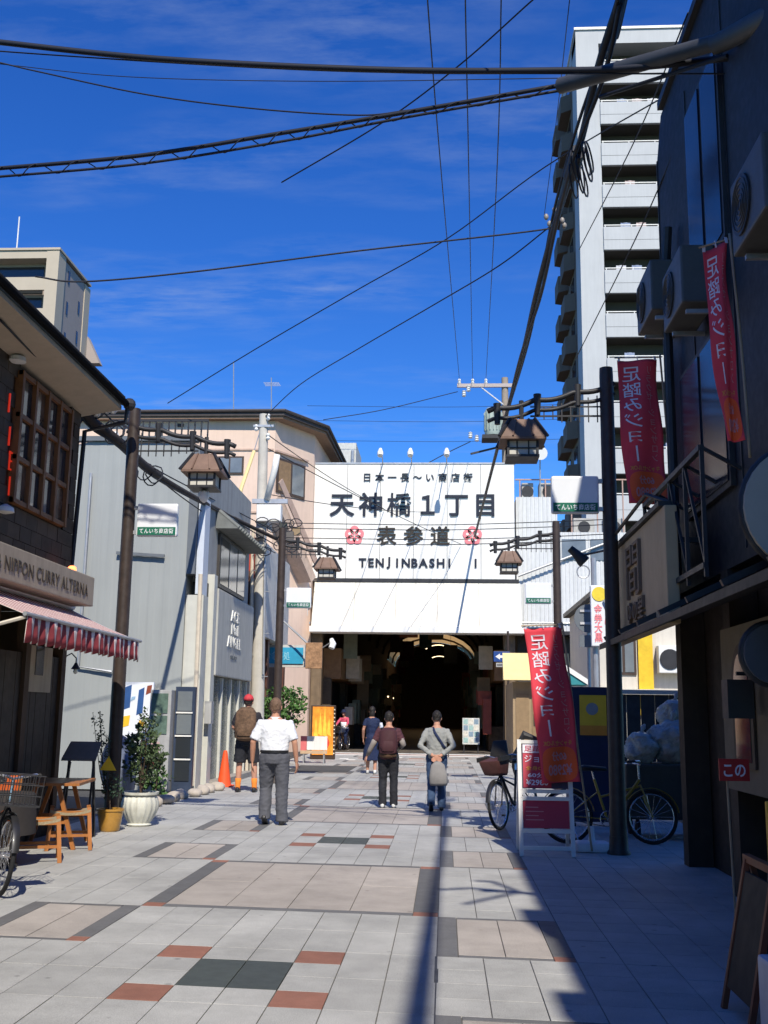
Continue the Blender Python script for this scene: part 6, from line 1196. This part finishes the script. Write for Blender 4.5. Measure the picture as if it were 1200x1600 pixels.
# ---------------------------------------------------------------- cone, poster stand, bags, easel, other small things
p = gnd(350, 1229); cn_ = thing('traffic_cone', 'orange red traffic cone beside the grey shopfront', 'traffic cone', (p.x, p.y, 0)); OR = M('cone_orange', (.80,.09,.02), .5, var=.08)
part('base', MB().box(-.19,.19,-.19,.19,0,.035), OR, cn_, bevel=.015); part('cone', MB().lathe([(.15,.035),(.14,.08),(.05,.68),(.035,.74),(.02,.74)], (0,0,0), 24), OR, cn_, smooth=40)
a, c = atY(489, 1104, 36.5), atY(520, 1178, 36.5); pst = thing('poster_stand', 'tall orange food poster stand with bulb lit frame by the arcade', 'poster stand', ((a.x+c.x)/2, 36.6, 0))
part('frame', MB().box(a.x-.06, c.x+.06, 36.5, 36.75, 0, a.z+.05), M('dark_stand_frame', (.05,.03,.02), .5), pst, True, bevel=.02); po_ = part('poster', MB().box(a.x, c.x, 36.47, 36.499, .15, a.z), M('orange_food_print', (.85,.30,.03), .5, var=.35, scale=5), pst, True)
for i in range(4): part('flame_print', MB().prism([(a.x+.05+i*.15, 36.462-i*.001, .7+.15*(i % 2)), (a.x+.2+i*.15, 36.462-i*.001, .75), (a.x+.12+i*.15, 36.462-i*.001, 1.4+.2*(i % 3))], (0,.003,0)), M('yellow_food_print', (.9,.55,.06), .5, var=.2), po_, True)
part('red_bowl_print', MB().tube([((a.x+c.x)/2, 36.465, .55), ((a.x+c.x)/2, 36.46, .55)], .24, 16), M('red_food_print', (.65,.06,.03), .5, var=.3), po_, True)
for i in range(12): part('bulb', MB().ell((c.x+.03, 36.48, .2+i*(a.z-.3)/11), (.028,.02,.028), 8, 5), M('pale_bulb', (.7,.62,.45), .3), pst, True)
a, c = atY(470, 1150, 33.5), atY(511, 1172, 33.5); wt = thing('white_bench_sign', 'low white board on legs standing in front of the orange poster', 'sign', ((a.x+c.x)/2, 33.6, 0))
part('board', MB().box(a.x+.2, c.x, 33.5, 33.54, c.z, a.z), WHITE, wt, True); part('pink_side', MB().box(a.x, a.x+.19, 33.5, 33.55, c.z-.1, a.z), M('pink_side_print', (.6,.15,.15), .5), wt, True); part('tan_foot_board', MB().box(a.x, c.x, 33.49, 33.56, c.z-.12, c.z-.02), M('tan_board', (.5,.35,.22), .6), wt, True)
for x in (a.x+.1, c.x-.1): part('leg', MB().bar((x, 33.55, 0), (x, 33.52, c.z), .04, .04), STEEL, wt, True); part('back_leg', MB().bar((x, 33.9, 0), (x, 33.56, c.z), .03, .03), STEEL, wt, True)
PB = M('white_plastic_bag', (.42,.44,.43), .3, var=.12, scale=8, bump=.6, bscale=18, trans=.15, bdist=.03)
tb = thing('rubbish_cart', 'dark metal rubbish cart in the shaded side lot', 'cart', (2.9, 14.6, 0)); part('tub', MB().box(2.35, 3.4, 14.3, 15.1, .25, .95), M('dark_tub', (.05,.05,.045), .6, var=.2), tb, True, bevel=.03)
for x in (2.5, 3.25):
    for y in (14.4, 15.0): part('wheel', MB().tube([(x-.02, y, .12), (x+.02, y, .12)], .12, 14), TYRE, tb, True); part('strut', MB().bar((x, y, .1), (x, y, .3), .04, .04), DKMET, tb, True)
for i, (x, y, z, s, lb_) in enumerate(((2.62, 14.6, .94, .24, 'knotted white rubbish bag at the low end of the cart'), (3.05, 14.7, .94, .33, 'biggest swollen white rubbish bag in the cart'), (3.15, 14.95, 1.38, .24, 'white rubbish bag piled on top of the others'))):
    mb = MB().ell((0,0,s*.85), (s, s*.85, s*.9), 56, 36)
    for v in mb.v: k_ = 1 + .3*noise.noise(v*6 + Vector((i*5,0,0))) + .16*(1-abs(noise.noise(v*14 + Vector((i*3,1,0)))))**4 - .1 + .05*noise.noise(v*40); v.x *= k_; v.y *= k_; v.z *= (1 + .1*noise.noise(v*9))
    mb.loft([(0,0,s*1.6), (.01,0,s*1.8), (.03,.02,s*2.0), (.05,0,s*2.15)], [s*.22, s*.07, s*.16, s*.05], 9); mb.v = [v + Vector((x, y, z)) for v in mb.v]
    single('rubbish_bag', mb, PB, lb_, 'rubbish bag', 'white rubbish bags in the cart', smooth=True)
ez = thing('wooden_easel', 'dark red brown A frame easel board in the shade by the yellow menu', 'easel', (1.75, 6.0, 0)); EW = M('red_brown_easel', (.16,.045,.02), .55, var=.2)
for y in (5.75, 6.25):
    part('front_leg', MB().bar((1.52, y, 0), (1.68, y, .78), .035, .03), EW, ez, True); part('rear_leg', MB().bar((1.9, y, 0), (1.70, y, .78), .035, .03), EW, ez, True)
part('chalk_board', MB().prism([(1.535, 5.78, .12), (1.535, 6.22, .12), (1.66, 6.22, .72), (1.66, 5.78, .72)], (.015,0,0)), M('black_chalk_board', (.015,.015,.016), .7), ez, True); part('top_bar', MB().bar((1.69, 5.7, .785), (1.69, 6.3, .785), .04, .04), EW, ez, True); part('white_tag', MB().box(1.67, 1.73, 5.70, 5.715, .79, .9), WHITE, ez, True)
yb_ = thing('yellow_menu_board', 'yellow menu board with dark arch print under plastic at the shop front', 'menu board', (2.1, 6.9, 0))
part('board', MB().box(1.98, 2.55, 6.85, 6.9, .25, 1.05), M('menu_yellow', (.55,.33,.03), .6, var=.1), yb_, True, bevel=.008); part('arch_print', MB().prism([(2.1,6.845,.3), (2.42,6.845,.3)] + [(2.26+.16*math.cos(math.pi*j/10), 6.845, .72+.2*math.sin(math.pi*j/10)) for j in range(11)], (0,.004,0)), M('grey_arch_print', (.12,.12,.12), .6), yb_, True)
for x in (2.02, 2.5): part('leg', MB().box(x-.02, x+.02, 6.86, 6.9, 0, .25), DKMET, yb_, True); part('back_leg', MB().bar((x, 7.15, 0), (x, 6.91, .9), .03, .03), DKMET, yb_, True)
part('plastic_sleeve', MB().sheet(lambda u, v: (2.06+.5*u, 6.83 - .02*math.sin(u*9), 1.0+.55*v + .02*math.sin(u*14)), 14, 4, (0,.004,0)), M('wrinkled_plastic', (.35,.38,.42), .2, var=.4, scale=12, bump=.6, bscale=25), yb_, True, smooth=True)
kn_ = thing('red_stick_sign', 'small red hand sign with white lettering on a bamboo stick', 'sign', (2.2, 8.2, 0)); p = atY(1147, 1204, 8.2)
part('plate', MB().box(p.x-.11, p.x+.11, 8.19, 8.21, p.z-.075, p.z+.085), M('red_plate', (.38,.02,.02), .5), kn_, True); part('lettering', tmesh('kono', face((p.x, 8.185, p.z), (1,0,0), (0,0,1)) @ fit('kono', .16, .09)), WHP, kn_, True); part('stick', MB().tube([(p.x-.03, 8.22, 0), (p.x-.05, 8.22, p.z-.05)], .009, 6), M('tan_pole', (.35,.26,.17)), kn_, True)
wp = thing('white_planter', 'white box planter at the edge of the shaded shop front', 'planter', (1.7, 4.8, 0)); part('box', MB().box(1.42, 2.0, 4.4, 5.2, 0, .5), M('planter_white', (.5,.52,.58), .6, var=.1), wp, True, bevel=.02); part('soil', MB().box(1.47, 1.95, 4.45, 5.15, .5, .515), M('soil', (.05,.035,.025)), wp, True)
scv = thing('covered_scooter', 'scooter under a dull grey blue cover by the grey wall', 'scooter', (-5.35, 17.6, 0), R_(20))
part('cover', MB().loft([(0,-.75,.35), (0,-.55,.45), (0,-.2,.5), (0,.2,.55), (0,.5,.62), (0,.68,.5)], [(.15,.3), (.24,.42), (.26,.42), (.26,.48), (.3,.52), (.12,.3)], 18, side=(1,0,0)), M('scooter_cover', (.10,.12,.17), .7, var=.25, bump=.5, bscale=6, bdist=.05), scv, smooth=True)
for y in (-.6, .6): part('wheel', MB().tube([(-.05, y, .2), (.05, y, .2)], .2, 18), TYRE, scv)
# ---------------------------------------------------------------- people
SKIN = M('skin', (.46,.235,.155), .55, var=.08, sss=.05); HAIRB = M('black_hair', (.015,.012,.01), .6, var=.2, bump=.6, bscale=60); HAIRG = M('brown_grey_hair', (.14,.085,.055), .7, var=.25, bump=.6, bscale=60)
WSH = M('white_shirt_cloth', (.70,.72,.76), .8, var=.05, scale=12, bump=.3, bscale=22, bdist=.02); GTR = M('grey_trouser_cloth', (.085,.088,.105), .85, var=.16, scale=9, bump=.3, bscale=25, bdist=.02); BSHOE = M('black_shoe', (.018,.018,.02), .4, var=.1)
MAR = M('maroon_cloth', (.075,.026,.034), .85, var=.1); BTR = M('black_trouser_cloth', (.018,.019,.024), .85, var=.15); GSL = M('grey_sleeve_cloth', (.24,.21,.19), .85, var=.1); WSHOE = M('white_shoe', (.6,.6,.58), .6, var=.1)
GSW = M('grey_sweater_knit', (.27,.275,.26), .9, var=.06, bump=.3, bscale=250); JEAN = M('blue_jean', (.035,.065,.13), .85, var=.2, scale=12); NAVC = M('navy_cloth', (.012,.022,.065), .8, var=.12); CAMO = M('brown_camo_pack', (.12,.07,.04), .8, var=.55, scale=16); BLKT = M('black_tee', (.022,.02,.026), .85, var=.1); CAPR = M('red_cap', (.5,.04,.05), .7, var=.1); ORS = M('orange_sock', (.75,.22,.03), .8, var=.1); BAGG = M('grey_bag_cloth', (.22,.21,.20), .8, var=.15)
def person(key, lbl, px, py, head_y, Yd=None, rz=0.0, mats=None, loc=None, H=None):
    p = gnd(px, py) if loc is None else Vector((*loc, 0)); H = H or atY(px, head_y, p.y).z
    t = thing('person', lbl, 'person', (p.x, p.y, 0), rz); t.scale = (H/1.735,)*3
    d = dict(skin=SKIN, top=WSH, legs=GTR, shoeL=BSHOE, shoeR=BSHOE, hair=HAIRB); d.update(mats or {})
    nm = dict(skin='body', top=d.pop('topname', 'shirt'), legs=d.pop('legsname', 'trousers'), shoeL='shoe', shoeR='shoe', hair='hair')
    for k_ in ('skin', 'top', 'legs', 'shoeL', 'shoeR', 'hair'):
        me = ME.get(key+'_'+k_)
        if me is None or d[k_] is None: continue
        if k_ == 'top': crumple(me, .0055 if key == 'm1' else .008, 9, len(key)+px*.01)
        if k_ == 'legs': crumple(me, .006, 8, px*.013)
        if k_ == 'hair': crumple(me, .006, 30, px*.02)
        if k_ == 'hair':
            hc = PI_[key]['hc']                               # keep the face and nape free of hair
            bm = bmesh.new(); bm.from_mesh(me); bmesh.ops.delete(bm, geom=[v for v in bm.verts if (v.co.z < hc.z + .045 and v.co.y > hc.y + .035) or v.co.z < hc.z - .05], context='VERTS'); bm.to_mesh(me); bm.free()
        part(nm[k_], me, d[k_], t)
    return t
def pack(t, key, w_, h_, d_, zc, ma, straps=True, label=None):
    I = PI_[key]; b = I['tz'](zc); pk = part('backpack', MB().loft([b + Vector((0,-.13,-h_/2)), b + Vector((0,-.135-d_*.3,-h_*.42)), b + Vector((0,-.14-d_*.35,0)), b + Vector((0,-.14-d_*.25,h_*.38)), b + Vector((0,-.12,h_/2))], [(w_*.38,d_*.2), (w_*.5,d_*.5), (w_*.5,d_*.52), (w_*.45,d_*.42), (w_*.3,d_*.15)], 18, side=(1,0,0)), ma, t, smooth=50)
    part('pocket', MB().loft([b + Vector((0,-.14-d_*.75,-h_*.38)), b + Vector((0,-.145-d_*.8,-h_*.2)), b + Vector((0,-.14-d_*.75,0))], [(w_*.32,.025), (w_*.38,.035), (w_*.3,.02)], 14, side=(1,0,0)), ma, pk, smooth=50)
    for s in (-1, 1): part('strap', MB().loft([b + Vector((s*w_*.3,-.12,h_*.42)), I['tz'](1.43) + Vector((s*.12,-.04,.01)), I['tz'](1.42) + Vector((s*.125,.06,0)), I['tz'](1.25) + Vector((s*.13,.13,0)), b + Vector((s*(w_*.5+.03),.02,-h_*.3)), b + Vector((s*w_*.42,-.13,-h_*.4))], [(.028,.008)]*6, 8, side=(1,0,0)), SAD, pk, smooth=True)
    return pk
t = person('m1', 'person in white short sleeved shirt and grey trousers walking away', 425, 1289, 1091, mats=dict(hair=HAIRG))
part('belt', MB().loft([PI_['m1']['tz'](z) for z in (.985, 1.018)], [(.203,.16)]*2, 24, side=(1,0,0)), BSHOE, t, smooth=40); part('collar', MB().loft([PI_['m1']['tz'](1.435), PI_['m1']['tz'](1.475)], [(.088,.083), (.075,.072)], 18, side=(1,0,0)), WSH, t, smooth=40)
t = person('m2', 'person in dark shorts and red cap with a brown patterned backpack', 383, 1238, 1086, mats=dict(top=BLKT, legs=BTR, legsname='shorts', topname='tee_shirt', shoeL=BSHOE, shoeR=BSHOE, hair=HAIRB))
pack(t, 'm2', .40, .56, .2, 1.22, CAMO)
hc = PI_['m2']['hc']; cap = MB().ell(hc + Vector((0,0,.035)), (.094,.108,.10)); cap.v = [v for v in cap.v]; c_ = part('cap', MB().loft([hc + Vector((0,-.005,.02)), hc + Vector((0,-.005,.06)), hc + Vector((0,-.005,.11)), hc + Vector((0,-.005,.14))], [(.094,.11), (.093,.108), (.07,.085), (.02,.03)], 18, side=(1,0,0)), CAPR, t, smooth=True); part('peak', MB().loft([hc + Vector((0,.08,.03)), hc + Vector((0,.17,.015))], [(.07,.008), (.05,.006)], 10, side=(1,0,0)), CAPR, c_, smooth=True)
for s, n_ in ((-1,'L'), (1,'R')):
    kn, an = Vector({'L':(-.13,.03,.5),'R':(.14,.05,.5)}[n_]), Vector({'L':(-.14,0,.09),'R':(.16,.02,.09)}[n_]); part('sock', MB().loft([kn.lerp(an,.62), kn.lerp(an,.8), an, an - Vector((0,0,.03))], [.056,.052,.046,.046], 14), ORS, t, smooth=True)
t = person('m3', 'person in maroon tee and black trousers with a maroon backpack', 606, 1262, 1112, mats=dict(top=MAR, topname='tee_shirt', legs=BTR, shoeL=WSHOE, shoeR=WSHOE))
pack(t, 'm3', .34, .46, .17, 1.2, M('maroon_pack', (.055,.018,.022), .7, var=.15)); I = PI_['m3']; part('waist_bag', MB().loft([I['tz'](.95) + Vector((-.15,-.16,0)), I['tz'](.96) + Vector((0,-.2,0)), I['tz'](.95) + Vector((.15,-.16,0))], [(.03,.04), (.05,.07), (.03,.04)], 12, side=(0,1,0)), M('brown_waist_bag', (.10,.055,.03), .7, var=.2), t, smooth=True)
for n_ in 'LR': shd, el, wr = I['sh'][n_]; part('long_sleeve', MB().loft([shd.lerp(el,.6), el, el.lerp(wr,.5), el.lerp(wr,.95)], [.056,.052,.046,.036], 14), GSL, t, smooth=True)
t = person('m4', 'person in grey sweater and jeans with hands clasped behind holding a grey bag', 682, 1267, 1111, mats=dict(top=GSW, topname='sweater', legs=JEAN))
I = PI_['m4']; part('hand_bag', MB().loft([(.02,-.215,.86), (.02,-.225,.80), (.03,-.235,.62), (.04,-.235,.50), (.04,-.23,.45)], [(.05,.03), (.12,.05), (.16,.06), (.165,.06), (.14,.04)], 16, side=(1,0,0)), BAGG, t, smooth=True)
part('shoulder_strap', MB().loft([I['tz'](1.44) + Vector((-.07,-.075,.01)), I['tz'](1.36) + Vector((-.035,-.142,0)), I['tz'](1.25) + Vector((.04,-.148,0)), I['tz'](1.13) + Vector((.12,-.132,0)), I['tz'](1.07) + Vector((.165,-.09,0))], [(.022,.006)]*5, 8, side=(.8,0,.6)), NAVC, t, smooth=True)
t = person('m5', 'person in long navy skirt with a white shoulder bag', 580, 1209, 1104, mats=dict(top=NAVC, legs=NAVC, legsname='skirt', topname='blouse', shoeL=WSHOE, shoeR=WSHOE))
part('shoulder_bag', MB().loft([(.25,-.03,1.02), (.26,-.04,1.15), (.24,-.04,1.32)], [(.05,.12), (.055,.13), (.035,.1)], 14, side=(1,0,0)), WSH, t, smooth=True); part('hair_back', MB().ell(PI_['m5']['hc'] + Vector((0,-.06,-.06)), (.075,.05,.12)), HAIRB, t, smooth=True)
t = person('m6', 'person in pink and white top riding a bicycle out of the arcade', 0, 0, 0, loc=(cycl[0], 46.0), rz=R_(168), H=1.66, mats=dict(top=M('pink_blouse', (.55,.08,.14), .8, var=.1), legs=NAVC)); I = PI_['m6']
part('white_apron', MB().loft([I['tz'](z) + Vector((0,.02,0)) for z in (.92,1.05,1.25)], [(.17,.14),(.165,.135),(.17,.13)], 16, side=(1,0,0)), WSH, t, smooth=True); hc = I['hc']; part('sun_hat', MB().lathe([(.17,0),(.1,.02),(.095,.09),(.06,.12),(.02,.125)], hc + Vector((0,0,.04)), 20), NAVC, t, smooth=40)

for o in COL.objects:                                        # lettering too fine to pick apart letter by letter
    if o.type == 'MESH' and 'lettering' in o.name: o['kind'] = 'stuff'
    if '_w' in o: del o['_w']
